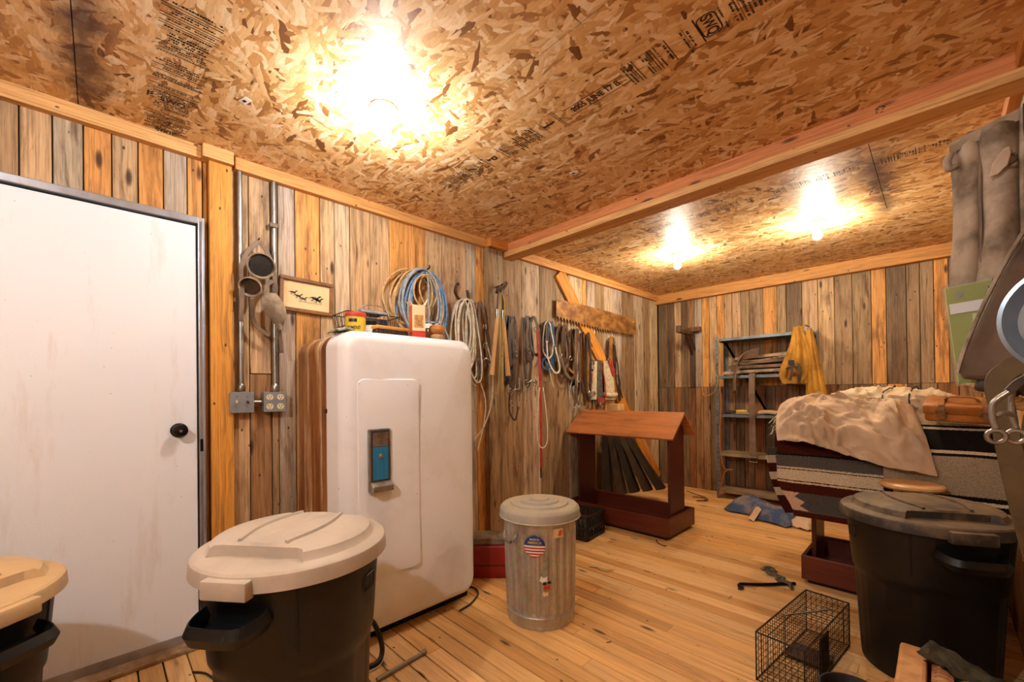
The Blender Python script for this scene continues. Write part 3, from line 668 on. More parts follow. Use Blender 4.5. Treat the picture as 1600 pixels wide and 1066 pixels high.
# framed picture
t = thing('framed_picture', 'small picture of galloping horses in a wooden frame, hung beside the conduits', 'picture', (.003, .86, 1.772)); t.rotation_euler = (math.radians(-1.5), 0, 0)
fw, fh, fb = .148, .098, .021
f = MB()
for (y0, y1, z0, z1) in ((-fw, fw, fh - fb, fh), (-fw, fw, -fh, -fh + fb), (-fw, -fw + fb, -fh + fb, fh - fb), (fw - fb, fw, -fh + fb, fh - fb)): f.rbox((.011, (y0 + y1) / 2, (z0 + z1) / 2), (.022, y1 - y0, z1 - z0), .004)
f.build('frame', 'frame_wood', t); MB().box(.002, .007, -fw + .01, fw - .01, -fh + .01, fh - .01).build('print_sheet', 'paper', t)
hs = MB(); hr = random.Random(5)
def blot(y, z, a, b, rot=0):
    hs.add([(.0075, y + a * cos(k) * cos(rot) - b * sin(k) * sin(rot), z + a * cos(k) * sin(rot) + b * sin(k) * cos(rot)) for k in [2 * PI * i / 10 for i in range(10)]], [tuple(range(10))])
for (cy, cz, s) in ((-.075, .012, .8), (-.048, -.004, .85), (-.02, -.016, .8), (.045, -.004, 1.15), (.062, -.012, 1.0)):
    blot(cy, cz, .019 * s, .0075 * s, -.15); blot(cy + .018 * s, cz + .008 * s, .010 * s, .004 * s, .7); blot(cy + .026 * s, cz + .013 * s, .006 * s, .003 * s, -.3); blot(cy - .022 * s, cz + .002, .010 * s, .002 * s, .5)
    for k in (-.016, -.010, .010, .016): blot(cy + k * s + hr.uniform(-.003, .003), cz - .012 * s, .009 * s, .0016 * s, hr.uniform(.6, 2.4))
hs.build('horse_sketch', 'ink', t)
gg = MB(); gg.box(.0072, .0076, -.045, .085, -.036, -.0335); gg.build('ground_line', basic('sketch_green', '4e5a34'), t)

# leather stirrup hoods hung between the conduits
t = thing('leather_cups', 'dusty leather cups with straps hung between the two conduits', 'tack', (.06, .60, 1.55))
def cup(c, r, d, ax, mat='dusty_leather', name='cup'):
    # open cup: rim ring, deep dark hollow, rounded back
    m = MB(); m.lathe([(.0001, -d), (r * .55, -d * .85), (r * .85, -d * .45), (r * .98, -.01), (r, 0), (r * 1.02, .006), (r * .94, .008), (r * .86, -.006), (r * .75, -d * .4), (r * .45, -d * .75), (.0001, -d * .85)], 28)
    o = m.build(name, mat, t, loc=c, smooth=50); o.rotation_euler = Vector((0, 0, 1)).rotation_difference(Vector(ax).normalized()).to_euler(); return o
cu = cup((.035, .005, .33), .066, .07, (1, -.25, -.35))
MB().lathe([(.0001, .0), (.052, .0), (.052, -.003), (.0001, -.004)], 24).build('dark_lining', 'black_rubber', cu, loc=(0, 0, -.003))
cu = cup((.055, -.05, .205), .052, .085, (.75, -.35, -.5)); MB().lathe([(.0001, .0), (.040, .0), (.040, -.003), (.0001, -.004)], 24).build('dark_lining', 'dark_leather', cu, loc=(0, 0, -.012))
m = MB(); m.sheet(lambda u, v: (.035 + .022 * sin(PI * u) * (1 - .35 * v), .045 + (u - .5) * (.095 * sin(PI * min(1, .16 + .92 * v)) + .012) + .05 * v, .19 - .19 * v), 14, 18, .006)
m.build('toe_flap', 'dusty_leather', t, smooth=60)
for pts in ([(.02, .0, .46), (.03, -.05, .40), (.035, -.085, .30), (.03, -.08, .20), (.02, -.085, .03)], [(.02, .0, .46), (.03, .035, .41), (.03, .06, .33), (.03, .075, .22), (.025, .06, .14)], [(.03, -.04, .15), (.02, -.03, .05), (.015, .0, 0), (.015, .045, -.03)], [(.02, .09, .05), (.015, .10, -.05), (.015, .105, -.12)], [(.035, .06, .26), (.04, .03, .23), (.045, .02, .18)]):
    MB().tube(smoothpath(pts, 6), .011, ref=(1, 0, 0), rt=.003).build('strap', 'worn_leather', t, smooth=50)
MB().tube([(-.058, 0, .468), (.03, 0, .474)], .004, 8).build('nail', 'rusty_iron', t)

# ================================================================== ROPES AND TACK ON THE LEFT WALL
def coil(t, name, mat, n, cy, cz, ry, rz_, seed, r=.006, x0=.02, x1=.09, jit=.03, parent=None, tilt=0.0):
    q = random.Random(seed); m = MB()
    for k in range(n):
        a = ry * q.uniform(.78, 1.05); b = rz_ * q.uniform(.85, 1.06); oy = q.uniform(-jit, jit); top = cz + rz_ + q.uniform(-.015, .015)
        x = x0 + (x1 - x0) * k / max(1, n - 1); pts = []
        for i in range(36):
            th = 2 * PI * i / 36; yy = a * sin(th) * (1 - .12 * cos(th)) + oy; zz = top - b + b * cos(th)
            pts.append((x + .012 * sin(th * 2 + k), cy + yy + tilt * (top - zz), zz))
        m.tube(pts, r, 7, closed=True)
    return m.build(name, mat, parent or t, smooth=60)
def peg(t, y, z, ln=.11, mat='rusty_iron', r=.006): return MB().tube(smoothpath([(-.02, y, z), (ln, y, z), (ln + .008, y, z + .02)], 4), r, 8).build('hook', mat, t)
t = thing('rope_coil', 'large coil of blue grey and tan ropes hung above the refrigerator', 'rope', (0.012, 1.575, 1.55))
coil(t, 'grey_loops', 'grey_rope', 8, .02, .265, .17, .245, 1, .0075, .03, .10); coil(t, 'blue_loops', 'blue_rope', 7, .05, .25, .165, .245, 2, .0075, .02, .10, .035); coil(t, 'tan_loops', 'tan_rope', 5, -.02, .27, .20, .22, 3, .007, .02, .08, .045)
coil(t, 'small_loops', 'tan_rope', 2, .03, .35, .075, .11, 5, .006, .10, .115); coil(t, 'low_loops', 'grey_rope', 4, .11, .05, .085, .10, 9, .0065, .05, .11)
wr = MB(); wr.tube(smoothpath([(.12, .02, .48), (.12, .035, .40), (.118, .03, .30), (.12, .04, .20), (.115, .03, .10)], 6), .006, 7); wr.build('rope_tail', 'grey_rope', t, smooth=60)
tp = MB(); tp.tube([(.06 + .05 * cos(a), .09 + .012 * sin(2 * a), .12 + .035 * sin(a)) for a in [2 * PI * i / 16 for i in range(16)]], .008, 8, closed=True); tp.build('blue_tie', 'blue_rope', t)
peg(t, .03, .505, .13)
t = thing('white_rope_coil', 'bundle of off-white rope loops hung from a horseshoe', 'rope', (0.012, 1.955, 1.42))
coil(t, 'rope_loops', 'white_cord', 8, .0, .22, .085, .26, 11, .0065, .03, .10, .03); coil(t, 'long_loops', 'white_cord', 3, .04, .16, .07, .32, 12, .006, .05, .09, .03, tilt=.1)
ht = MB(); ht.tube([(.055, -.03, .48), (.06, .05, .475)], .012, 8); ht.build('hook', 'rusty_iron', t)
hh_ = thing('horseshoe_hook', 'rusty horseshoe nailed to the wall as a hook', 'horseshoe', (0.012, 1.972, 1.90))
MB().tube([(.018 + .03 * max(0, -sin(a)), .062 * cos(a), .066 + .062 * sin(a) * 1.2) for a in [PI * (.62 + .0) + 2 * PI * .76 * i / 20 - PI * .0 for i in range(21)]], .012, ref=(1, 0, 0), rt=.005).build('shoe', 'rusty_iron', hh_, smooth=50)
for a in (PI * .8, PI * 1.2, PI * 1.75, PI * 2.1): MB().lathe([(0, 0), (.004, 0), (.003, .003), (0, .003)], 6, (.02, .062 * cos(a), .066 + .074 * sin(a)), axis=0).build('nail', 'steel', hh_)

def strap_loop(y, z, w, l, x=.03, seed=0, sway=.0, n=22, openb=0.0):
    """a strap hung by its middle: goes over the hook and hangs as a narrow loop"""
    q = random.Random(seed); pts = []
    for i in range(n + 1):
        th = 2 * PI * (i / n) * (1 - openb) + PI * openb
        yy = w * sin(th) * (1 - .25 * cos(th)); zz = -l / 2 + l / 2 * cos(th)
        pts.append((x + .012 * sin(th + seed) + .004 * q.uniform(-1, 1), y + yy + sway * (-zz / l) + q.uniform(-.004, .004), z + zz))
    return pts
def ring(m, c, r, t_, ax='x', n=16):
    if ax == 'x': m.tube([(c[0], c[1] + r * cos(a), c[2] + r * sin(a)) for a in [2 * PI * i / n for i in range(n)]], t_, 6, closed=True)
    else: m.tube([(c[0] + r * cos(a), c[1], c[2] + r * sin(a)) for a in [2 * PI * i / n for i in range(n)]], t_, 6, closed=True)
def chain(m, p0, p1, n, r=.009, t_=.0022):
    p0 = Vector(p0); p1 = Vector(p1); d = (p1 - p0); e = d.normalized(); s1 = e.orthogonal().normalized(); s2 = e.cross(s1)
    for k in range(n):
        c = p0 + d * ((k + .5) / n); u = s1 if k % 2 else s2; ln = d.length / n * .72
        m.tube([c + e * (ln * cos(a)) + u * (r * .62 * sin(a)) for a in [2 * PI * i / 12 for i in range(12)]], t_, 5, closed=True)
def bit(m, c, w=.055):
    for s in (-1, 1):
        ring(m, (c[0], c[1] + s * w, c[2]), .026, .004)
        m.tube(smoothpath([(c[0], c[1] + s * w, c[2] + .035), (c[0] + .006, c[1] + s * w * 1.1, c[2] + .0), (c[0] + .004, c[1] + s * w * .95, c[2] - .05), (c[0], c[1] + s * w * 1.1, c[2] - .085)], 5), .0042, 6)
    m.tube(smoothpath([(c[0], c[1] - w, c[2]), (c[0] + .008, c[1] - w * .5, c[2] + .008), (c[0] + .008, c[1], c[2] + .022), (c[0] + .008, c[1] + w * .5, c[2] + .008), (c[0], c[1] + w, c[2])], 5), .005, 7)
def bridle(y, z, label, straps, metal=(), reins=(), extra=None, group='bridles and halters hung along the left wall', name='bridle', cat='bridle'):
    t = thing(name, label, cat, (.0, y, z), group=group)
    MB().tube([(-.02, 0, 0), (.055, 0, .004)], .0045, 8).build('nail', 'rusty_iron', t)
    for k, (mat, dy, w, l, wd, x, sway) in enumerate(straps): MB().tube(strap_loop(dy, .010, w, l, x, k + int(y * 100), sway), wd * 1.25, ref=(1, 0, 0), rt=.0025, closed=False).build('strap', mat, t, smooth=50)
    for (mat, pts, wd) in reins: MB().tube(smoothpath(pts, 8), wd, ref=(1, 0, 0), rt=.0025).build('rein', mat, t, smooth=50)
    for kind, c in metal:
        m = MB()
        if kind == 'bit': bit(m, c)
        elif kind == 'ring': ring(m, c, .02, .0035)
        elif kind == 'bigring': ring(m, c, .035, .004)
        elif kind == 'buckle': m.tube([(c[0], c[1] - .012, c[2] - .016), (c[0], c[1] + .012, c[2] - .016), (c[0], c[1] + .012, c[2] + .016), (c[0], c[1] - .012, c[2] + .016)], .003, 6, closed=True)
        m.build(kind if kind != 'bigring' else 'ring', 'steel', t, smooth=50)
    return t
# brown bridle with chain and rope reins over the post, right of the white ropes
t = bridle(2.105, 1.90, 'reddish brown bridle with chains and long white rope reins beside the white rope coil', [('tan_leather', .0, .03, .42, .013, .05, .03), ('brown_leather', .03, .05, .50, .011, .07, .04), ('red_leather' if 'red_leather' in MATS else 'brown_leather', -.02, .035, .60, .010, .04, .02)],
           [('ring', (.09, .05, -.33)), ('ring', (.09, .0, -.45)), ('buckle', (.085, .05, -.18)), ('bit', (.085, .05, -.45))],
           [('white_cord', [(.08, .07, -.30), (.09, .12, -.5), (.08, .12, -.75), (.06, .06, -.95), (.04, -.03, -1.06)], .006), ('white_cord', [(.07, .0, -.6), (.06, .07, -.75), (.06, .05, -.95), (.05, -.01, -1.15)], .005)])
cm = MB(); chain(cm, (.085, .0, -.47), (.08, -.005, -.78), 13, .010); cm.build('curb_chain', 'chain_steel', t)
cm = MB(); chain(cm, (.085, .095, -.47), (.08, .10, -.66), 8, .010); cm.build('curb_chain', 'chain_steel', t)
kn = MB(); kn.rbox((.09, .0, -.55), (.02, .03, .05), .005); kn.build('snap', 'steel', t)
# two turned handles on a thong
t = thing('handled_twitch', 'pair of pale wooden handles on a leather thong hung on the post', 'tool', (.05, 2.305, 2.06))
MB().tube([(-.02, 0, .0), (.09, .0, .008)], .005, 8).build('nail', 'rusty_iron', t)
kt = MB(); kt.tube(smoothpath([(.04, -.03, -.06), (.06, -.02, -.02), (.07, .03, .02), (.075, .055, .035), (.06, .045, .0), (.05, .0, -.04), (.06, -.035, -.03), (.07, .01, -.01)], 6), .012, ref=(1, 0, 0), rt=.005); kt.build('leather_knot', 'brown_leather', t, smooth=50)
for s, y0, y1 in ((-1, -.035, -.105), (1, .03, .075)):
    h = MB(); a = Vector((.055, y0, -.25)); b = Vector((.06, y1, -.72)); pts = [a + (b - a) * (k / 10) for k in range(11)]
    h.tube(pts, lambda u: .013 + .009 * u + .002 * sin(u * 6), 14); h.build('handle', 'turned_wood', t, smooth=60)
    MB().tube([a + Vector((0, 0, .06)), a + Vector((0, 0, -.012))], .0155, 12).build('ferrule', 'steel', t, smooth=60)
    MB().tube(smoothpath([(.06, s * .01, -.01), (.06, y0 * .8, -.10), (.055, y0, -.22)], 6), .009, ref=(1, 0, 0), rt=.004).build('thong', 'dark_leather', t, smooth=50)
MB().tube(smoothpath([(.065, .01, -.05), (.07, .035, -.15), (.07, .02, -.4), (.068, .01, -.7), (.06, .03, -1.05)], 6), .004, 7).build('cord', 'yellow_cord', t, smooth=60)
MB().tube(smoothpath([(.065, .0, -.05), (.068, -.01, -.3), (.065, -.02, -.6), (.06, -.045, -.88)], 6), .004, 7).build('cord', 'yellow_cord', t, smooth=60)

bridle(2.475, 1.83, 'dark brown bridle with curb bit, right of the wooden handles', [('dark_leather', -.03, .045, .55, .016, .03, .03), ('brown_leather', .03, .05, .42, .014, .05, .0), ('dark_leather', .0, .035, .62, .013, .06, -.01)], [('bit', (.07, .02, -.62)), ('ring', (.065, .05, -.30)), ('ring', (.07, -.02, -.72)), ('buckle', (.06, .03, -.2))],
       [('dark_leather', [(.06, .02, -.50), (.065, -.03, -.62), (.065, -.04, -.78), (.06, .03, -.86), (.06, .07, -.75)], .009), ('grey_rope', [(.05, .09, -.5), (.05, .10, -.65), (.05, .08, -.8)], .005)])
t = bridle(2.745, 1.865, 'brown bridle with a long red lead strap reaching nearly to the floor', [('brown_leather', -.02, .04, .40, .016, .03, .0), ('dark_leather', -.04, .035, .62, .014, .04, -.03), ('dark_leather', .02, .05, .34, .012, .05, .02)], [('ring', (.06, .03, -.10)), ('bit', (.06, -.04, -.58)), ('buckle', (.07, .055, -.62)), ('ring', (.065, -.06, -.3))],
           [('red_strap', [(.075, .035, -.10), (.075, .06, -.35), (.078, .065, -.62), (.075, .07, -1.0), (.07, .072, -1.34)], .015), ('white_cord', [(.08, .055, -.62), (.08, .025, -.8), (.08, .02, -1.08), (.085, .075, -1.16), (.08, .15, -1.10), (.075, .145, -.85), (.08, .10, -.62)], .0055), ('dark_leather', [(.07, .07, -1.33), (.068, .075, -1.43)], .012)])
bridle(2.955, 1.845, 'blue web halter with off-white rope noseband', [('blue_strap', .02, .05, .46, .017, .03, .03), ('white_cord', -.01, .06, .34, .007, .05, .02), ('blue_strap', .04, .05, .36, .014, .045, .0), ('brown_leather', .0, .04, .28, .009, .05, .0)], [('ring', (.06, -.03, -.17)), ('ring', (.06, .09, -.22)), ('bigring', (.06, .0, -.4))],
       [('white_cord', [(.06, -.03, -.17), (.07, -.02, -.35), (.08, .06, -.46), (.08, .13, -.42), (.06, .09, -.22)], .009), ('blue_strap', [(.05, -.03, -.32), (.05, -.08, -.36), (.055, -.07, -.42), (.06, .03, -.43)], .011), ('white_cord', [(.06, .0, -.42), (.06, .03, -.52), (.055, .07, -.60)], .005)])
bridle(3.155, 1.83, 'brown leather halter with broad cheek straps, next to the blue one', [('worn_leather', .0, .075, .44, .018, .03, .05), ('brown_leather', .04, .06, .34, .014, .05, .05), ('dark_leather', .08, .05, .50, .014, .04, .0)], [('ring', (.065, -.03, -.26)), ('ring', (.065, .12, -.30)), ('buckle', (.06, .10, -.12))],
       [('worn_leather', [(.06, -.02, -.30), (.08, .02, -.44), (.085, .11, -.50), (.08, .20, -.42), (.065, .18, -.28)], .016), ('tan_leather', [(.07, .08, -.40), (.07, .16, -.44), (.065, .20, -.40)], .013)])
bridle(3.345, 1.815, 'dark bridle with coiled rope end and ring bit above the rack', [('dark_leather', .0, .04, .55, .015, .03, .02), ('brown_leather', .05, .035, .66, .013, .05, .02), ('worn_leather', .03, .05, .75, .011, .06, .03)], [('ring', (.07, .03, -.50)), ('bit', (.07, .11, -.78)), ('buckle', (.06, .06, -.36))],
       [('grey_rope', [(.05, -.03, -.5), (.055, -.09, -.62), (.055, -.07, -.74), (.055, .01, -.76), (.055, .03, -.66), (.05, -.02, -.58)], .006), ('dark_leather', [(.07, .1, -.5), (.07, .12, -.62), (.07, .15, -.76)], .01)])
bridle(3.52, 1.80, 'tangled brown bridle with curb bit, nearest the slanted brace', [('brown_leather', .0, .035, .60, .014, .03, .03), ('dark_leather', .06, .03, .70, .013, .05, .02), ('tan_leather', .09, .04, .78, .013, .04, .03)], [('bit', (.07, .11, -.62)), ('ring', (.07, .06, -.78)), ('ring', (.07, .12, -.35)), ('buckle', (.06, .08, -.5))],
       [('brown_leather', [(.06, .10, -.25), (.065, .17, -.33), (.06, .12, -.38)], .007), ('tan_leather', [(.05, .14, -.4), (.05, .17, -.65), (.05, .15, -.85)], .02)])
bridle(4.04, 1.79, 'bridle with a tan browband hung alone below the saw', [('dark_leather', .02, .05, .50, .013, .03, .06), ('tan_leather', -.02, .03, .30, .024, .05, .0), ('dark_leather', .05, .045, .70, .011, .045, .09)], [('ring', (.065, .03, -.05)), ('ring', (.065, .0, -.34)), ('buckle', (.06, .08, -.42))],
       [('dark_leather', [(.06, .09, -.4), (.055, .16, -.58), (.05, .21, -.66)], .012)])

# crosscut saw blade
t = thing('crosscut_saw', 'long rusty crosscut saw blade with coarse teeth hung on the left wall', 'saw', (.035, 3.095, 1.925)); t.rotation_euler = (-.02, 0, 0)
pts = [(0, .165), (0, 0.0)]; nt = 30; LN = 1.49
for k in range(nt):
    y0 = .03 + (LN - .06) * k / nt; wd = (LN - .06) / nt; zb = -.02 * sin(PI * k / nt) - .015 * k / nt
    pts += [(y0, zb), (y0 + wd * .30, zb - .028), (y0 + wd * .42, zb - .028), (y0 + wd * .62, zb)]
pts += [(LN, -.015), (LN - .005, .165)]; top = [(LN * (1 - k / 8), .165 + .012 * sin(PI * k / 8)) for k in range(1, 8)]; pts += top
MB().prism(pts, 0, 0, .004).build('blade', 'saw_rust', t)
for yy in (.05, LN - .06): MB().lathe([(0, 0), (.007, 0), (.005, .004), (0, .004)], 8, (.004, yy, .13), axis=0).build('nail', 'white_paint', t)
for yy in (.05, LN - .06): MB().tube([(-.037, yy, .13), (.0, yy, .13)], .003, 6).build('standoff', 'rusty_iron', t)

# saddle peg with cinches
t = thing('wall_peg', 'pale wood peg block fixed to the left wall behind the rack', 'peg', (.0, 4.03, 1.03))
MB().rbox((.08, 0, .0), (.16, .13, .075), .006).build('block', 'pale_wood', t); MB().rbox((.012, 0, -.03), (.022, .18, .22), .004).build('backing', 'pale_wood', t)
t = thing('fleece_cinch', 'off-white string cinch with red felt pad, hung beside the dark girth', 'cinch', (.0, 3.945, 1.075))
MB().tube([(-.02, 0, .47), (.06, 0, .475)], .005, 8).build('nail', 'rusty_iron', t)
m = MB(); m.sheet(lambda u, v: (.035 + .045 * sin(PI * u), (u - .5) * (.13 + .05 * v) + .05 * v, .46 - .42 * v + .002 * sin(u * 60)), 30, 20, .02); m.build('string_body', 'wool_white', t, smooth=50)
MB().tube(smoothpath([(.02, -.07, .10), (.09, -.02, .085), (.10, .05, .085), (.06, .15, .095)], 8), .022, 10).build('wool_roll', 'wool_white', t, smooth=60)
m = MB(); m.sheet(lambda u, v: (.088 + .012 * sin(PI * u), -.05 + .07 * u + .06 * v, .465 - .17 * v), 10, 12, .01); m.build('red_pad', 'red_felt', t, smooth=50)
MB().tube(smoothpath([(.03, -.08, .42), (.06, -.075, .25), (.08, -.08, .06)], 6), .008, ref=(1, 0, 0), rt=.003).build('red_strap', 'red_strap', t)
rr_ = MB(); ring(rr_, (.075, .0, .46), .03, .005); rr_.build('ring', 'steel', t)
t = thing('felt_girth', 'dark grey felt girth with leather ends hung beside the white cinch', 'cinch', (.0, 3.76, 1.06))
MB().tube([(-.02, 0, .47), (.06, 0, .475)], .005, 8).build('nail', 'rusty_iron', t)
m = MB(); m.sheet(lambda u, v: (.03 + .045 * sin(PI * u), (u - .5) * (.12 + .05 * v), .47 - .46 * v), 14, 16, .016); m.build('felt_body', 'grey_felt', t, smooth=50)
m = MB(); m.sheet(lambda u, v: (.03 + .035 * sin(PI * u), -.085 + .05 * u - .02 * v, .46 - .40 * v), 8, 14, .014); m.build('fleece_edge', 'wool_white', t, smooth=50)
MB().rbox((.085, .0, .05), (.012, .12, .06), .004).build('leather_end', 'red_felt', t); rr_ = MB(); ring(rr_, (.09, .0, -.0), .028, .005); rr_.build('ring', 'steel', t)

basic('chap_black', '1a130d', '2c2118', 9, .5, bump=.1); basic('chap_brown', '3c2b1c', '241a12', 9, .5, bump=.1)
# leather leggings hung low behind the rack
t = thing('leather_chaps', 'dark leather chaps hung in folds behind the wooden saddle rack', 'chaps', (.02, 3.98, .12))
MB().tube([(-.03, 0, .66), (.14, .0, .67)], .008, 8).build('hook', 'rusty_iron', t)
MB().tube(smoothpath([(.03, -.10, .60), (.10, -.05, .63), (.14, .05, .63), (.18, .12, .64)], 6), .03, ref=(1, 0, 0), rt=.008).build('belt', 'dark_leather', t, smooth=50)
for k in range(5):
    y0 = -.13 + .055 * k; x0 = .05 + .028 * k
    m = MB(); m.sheet(lambda u, v: (x0 + (.02 + .065 * k) * v + .035 * sin(PI * u), y0 + .13 * (u - .5) * (1 + .6 * v) + (.02 + .055 * k) * v + .0 * u, .62 - (.64 - .012 * k) * v), 10, 18, .007); m.build('leg_panel', 'chap_brown' if k % 2 else 'chap_black', t, smooth=50)
    MB().tube(smoothpath([(x0 + .035 + (.02 + .065 * k) * v, y0 + .0 + (.02 + .055 * k) * v + .02, .62 - .62 * v) for v in (0, .3, .6, .95)], 6), .006, 6).build('piping', 'worn_leather', t, smooth=50)
cn = MB(); cn.lathe([(0, 0), (.025, 0), (.02, .006), (0, .008)], 14, (.17, .02, .67), axis=0); cn.build('concho', 'steel', t, smooth=50)
lc = MB(); chain(lc, (.16, .04, .72), (.15, .03, .60), 6, .012, .003); lc.build('chain', 'chain_steel', t)

# ================================================================== SADDLE RACKS
RK = (*lin('5e2415'), .1); RKT = (*lin('b07040'), .1); RKD = (*lin('4c1b10'), .1)
def saddle_rack(label, loc, hw=.50):
    """box base with plinth, two end posts and a pitched two-board top; local x along the ridge, y=0 mid depth"""
    t = thing('saddle_rack', label, 'saddle rack', loc, group='wooden saddle racks')
    hd = .262
    MB().box(-hw + .03, hw - .03, -hd + .03, hd - .03, 0, .035).build('plinth', 'dark_gap', t)
    for s in (-1, 1):
        o = MB().box(-hw, hw, s * hd - (.02 if s > 0 else 0), s * hd + (.02 if s < 0 else 0), .025, .172).build('side_board', M_RACK, t, color=RK, bevel=.003)
        o = MB().box(s * hw - (.02 if s > 0 else 0), s * hw + (.02 if s < 0 else 0), -hd + .021, hd - .021, .025, .172).build('end_board', M_RACK, t, color=RK, bevel=.003)
        po = MB().prism([(-.135, .04), (.135, .04), (.135, .87), (0, 1.0), (-.135, .87)], 0, s * (hw - .045) - .012, s * (hw - .045) + .012); po.build('post', M_RACK, t, color=RKD, bevel=.003)
    MB().box(-hw + .021, hw - .021, -hd + .021, hd - .021, .035, .048).build('tray_bottom', M_RACK, t, color=RKD)
    for s in (-1, 1):
        ro = MB().prism([(s * .001, 1.022), (s * .238, .815), (s * .226, .802), (s * .001, .998)], 0, -hw - .035, hw + .035); ro.build('top_board', M_RACK, t, color=RKT, bevel=.002)
    return t
r1 = saddle_rack('reddish wooden saddle rack with a pitched top, standing bare', (.555, 3.475, 0))
for ch in r1.children:
    if ch.name.startswith('end_board') and ch.data.vertices[0].co.x > 0:
        for (yy, zz) in ((-.2, .06), (-.2, .14), (.2, .06), (.2, .14), (0, .1), (.05, .15), (-.08, .07)):
            MB().lathe([(0, 0), (.0045, 0), (.003, .002), (0, .002)], 7, (.50, yy, zz), axis=0).build('nail_head', 'steel', ch)
r2 = saddle_rack('reddish wooden saddle rack buried under blankets and canvas', (2.365, 3.365, 0), .40)

# ================================================================== GALVANIZED CAN
t = thing('galvanized_can', 'ribbed galvanized can with lid and flag sticker beside the refrigerator', 'trash can', (1.045, 1.705, 0)); t.scale = (1.02, 1.02, 1.035)
nf = 26
def flute(a, r, z):
    if .075 < z < .47 and r > .12: return r + .0042 * max(-1, min(1, 2.2 * sin(a * nf)))
    return r
prof = [(.0001, .012), (.168, .012), (.172, 0), (.176, 0), (.178, .006), (.178, .052), (.182, .058), (.178, .064), (.177, .074), (.1775, .08), (.182, .25), (.187, .46), (.188, .475), (.189, .535), (.192, .54), (.192, .55), (.186, .55), (.184, .47), (.173, .02), (.0001, .02)]
MB().lathe(prof, nf * 8, mod=flute).build('body', 'galv_can', t, smooth=35)
MB().lathe([(.0001, .606), (.03, .606), (.05, .605), (.054, .598), (.10, .597), (.104, .590), (.15, .588), (.154, .580), (.195, .577), (.207, .567), (.211, .558), (.213, .527), (.216, .524), (.216, .521), (.209, .521), (.207, .555), (.19, .566), (.0001, .585)], 64).build('lid', 'galv_lid', t, smooth=35)
HA = math.radians(-98)
hd_ = MB(); hp = [(.190 * cos(HA + d), .190 * sin(HA + d), .463) for d in (-.24,)] + [((.190 + e) * cos(HA + d), (.190 + e) * sin(HA + d), z) for d, e, z in ((-.24, .012, .46), (-.2, .018, .43), (0, .022, .425), (.2, .018, .43), (.24, .012, .46))] + [(.190 * cos(HA + .24), .190 * sin(HA + .24), .463)]
hd_.tube(hp, .0045, 8); ho = hd_.build('handle', 'steel', t, smooth=50)
MB().tube([((.213) * cos(HA + d), (.213) * sin(HA + d), .426) for d in (-.13, -.06, 0, .06, .13)], .009, 10).build('grip', 'galvanized', ho, smooth=50)
FA = math.radians(-52)    # towards the viewer
def cpatch(parent, name, mat, r, a, zc, poly, th=.001, n=None):
    """a flat shape (metres, centred) wrapped on the can's side"""
    m = MB(); k = len(poly)
    for rr in (r, r + th): m.v += [Vector((rr * cos(a + p[0] / r), rr * sin(a + p[0] / r), zc + p[1])) for p in poly]
    m.f += [tuple(range(k, 2 * k))] + [(i, (i + 1) % k, k + (i + 1) % k, k + i) for i in range(k)]
    return m.build(name, mat, parent)
rs = .1925
S = .053
def strip(z0, z1, k=8):
    b = []
    for i in range(k + 1):
        z = z0 + (z1 - z0) * i / k; b.append((math.sqrt(max(0, S * S - z * z)), z))
    out = []
    for i in range(k): out.append([(-b[i][0] + 2 * b[i][0] * j / 8, b[i][1]) for j in range(9)] + [(b[i + 1][0] - 2 * b[i + 1][0] * j / 8, b[i + 1][1]) for j in range(9)])
    return out
def sticker_band(parent, name, mat, r, a, zc, z0, z1, th=.001, k=6):
    m = MB()
    for poly in strip(z0, z1, k):
        kk = len(poly); o = len(m.v); m.v += [Vector(((r + th) * cos(a + p[0] / r), (r + th) * sin(a + p[0] / r), zc + p[1])) for p in poly]
        for j in range(8): m.f.append((o + j, o + j + 1, o + kk - 2 - j, o + kk - 1 - j))
    q = m.build(name, mat, parent); sd = q.modifiers.new('thick', 'SOLIDIFY'); sd.thickness = .0006; return q
SA, SZ = FA - .075, .415
sk = sticker_band(t, 'flag_sticker', 'white_paint', rs, SA, SZ, -.053, .053, .0005)
sticker_band(sk, 'blue_field', 'flag_blue', rs, SA, SZ, .004, .053, .001)
for k in range(4): sticker_band(sk, 'red_stripe', 'flag_red', rs, SA, SZ, -.053 + .0138 * k, -.046 + .0138 * k, .001, 2)
text_obj('MADE IN', .012, 'white_paint', sk, None, wrap=(rs + .0018, SA, SZ + .034))
text_obj('AMERICA', .0175, 'yellow_label', sk, None, wrap=(rs + .0018, SA, SZ + .018), squash=.95)
text_obj('* * * * * * * *', .010, 'white_paint', sk, None, wrap=(rs + .0018, SA, SZ + .002))
lb = cpatch(t, 'price_label', 'cream_paper', .193, FA + .56, .475, [(-.026, -.022), (0, -.022), (.026, -.022), (.026, .022), (0, .022), (-.026, .022)])
cpatch(lb, 'label_print', 'orange_paper', .194, FA + .60, .475, [(-.012, -.012), (.004, -.016), (.014, -.004), (.012, .014), (-.006, .012)])
for da, z, mt, sc in ((.15, .255, 'white_paint', 1), (.24, .215, 'red_label', .9), (.20, .185, 'cream_paper', .8), (.30, .24, 'black_label', .5), (.18, .235, 'black_label', .5)):
    cpatch(t, 'torn_sticker', mt, .1865, FA + da, z, [(-.02 * sc, -.006 * sc), (-.006 * sc, -.016 * sc), (.010 * sc, -.008 * sc), (.022 * sc, -.012 * sc), (.016 * sc, .004 * sc), (.02 * sc, .014 * sc), (0, .008 * sc), (-.012 * sc, .018 * sc)], .0012)

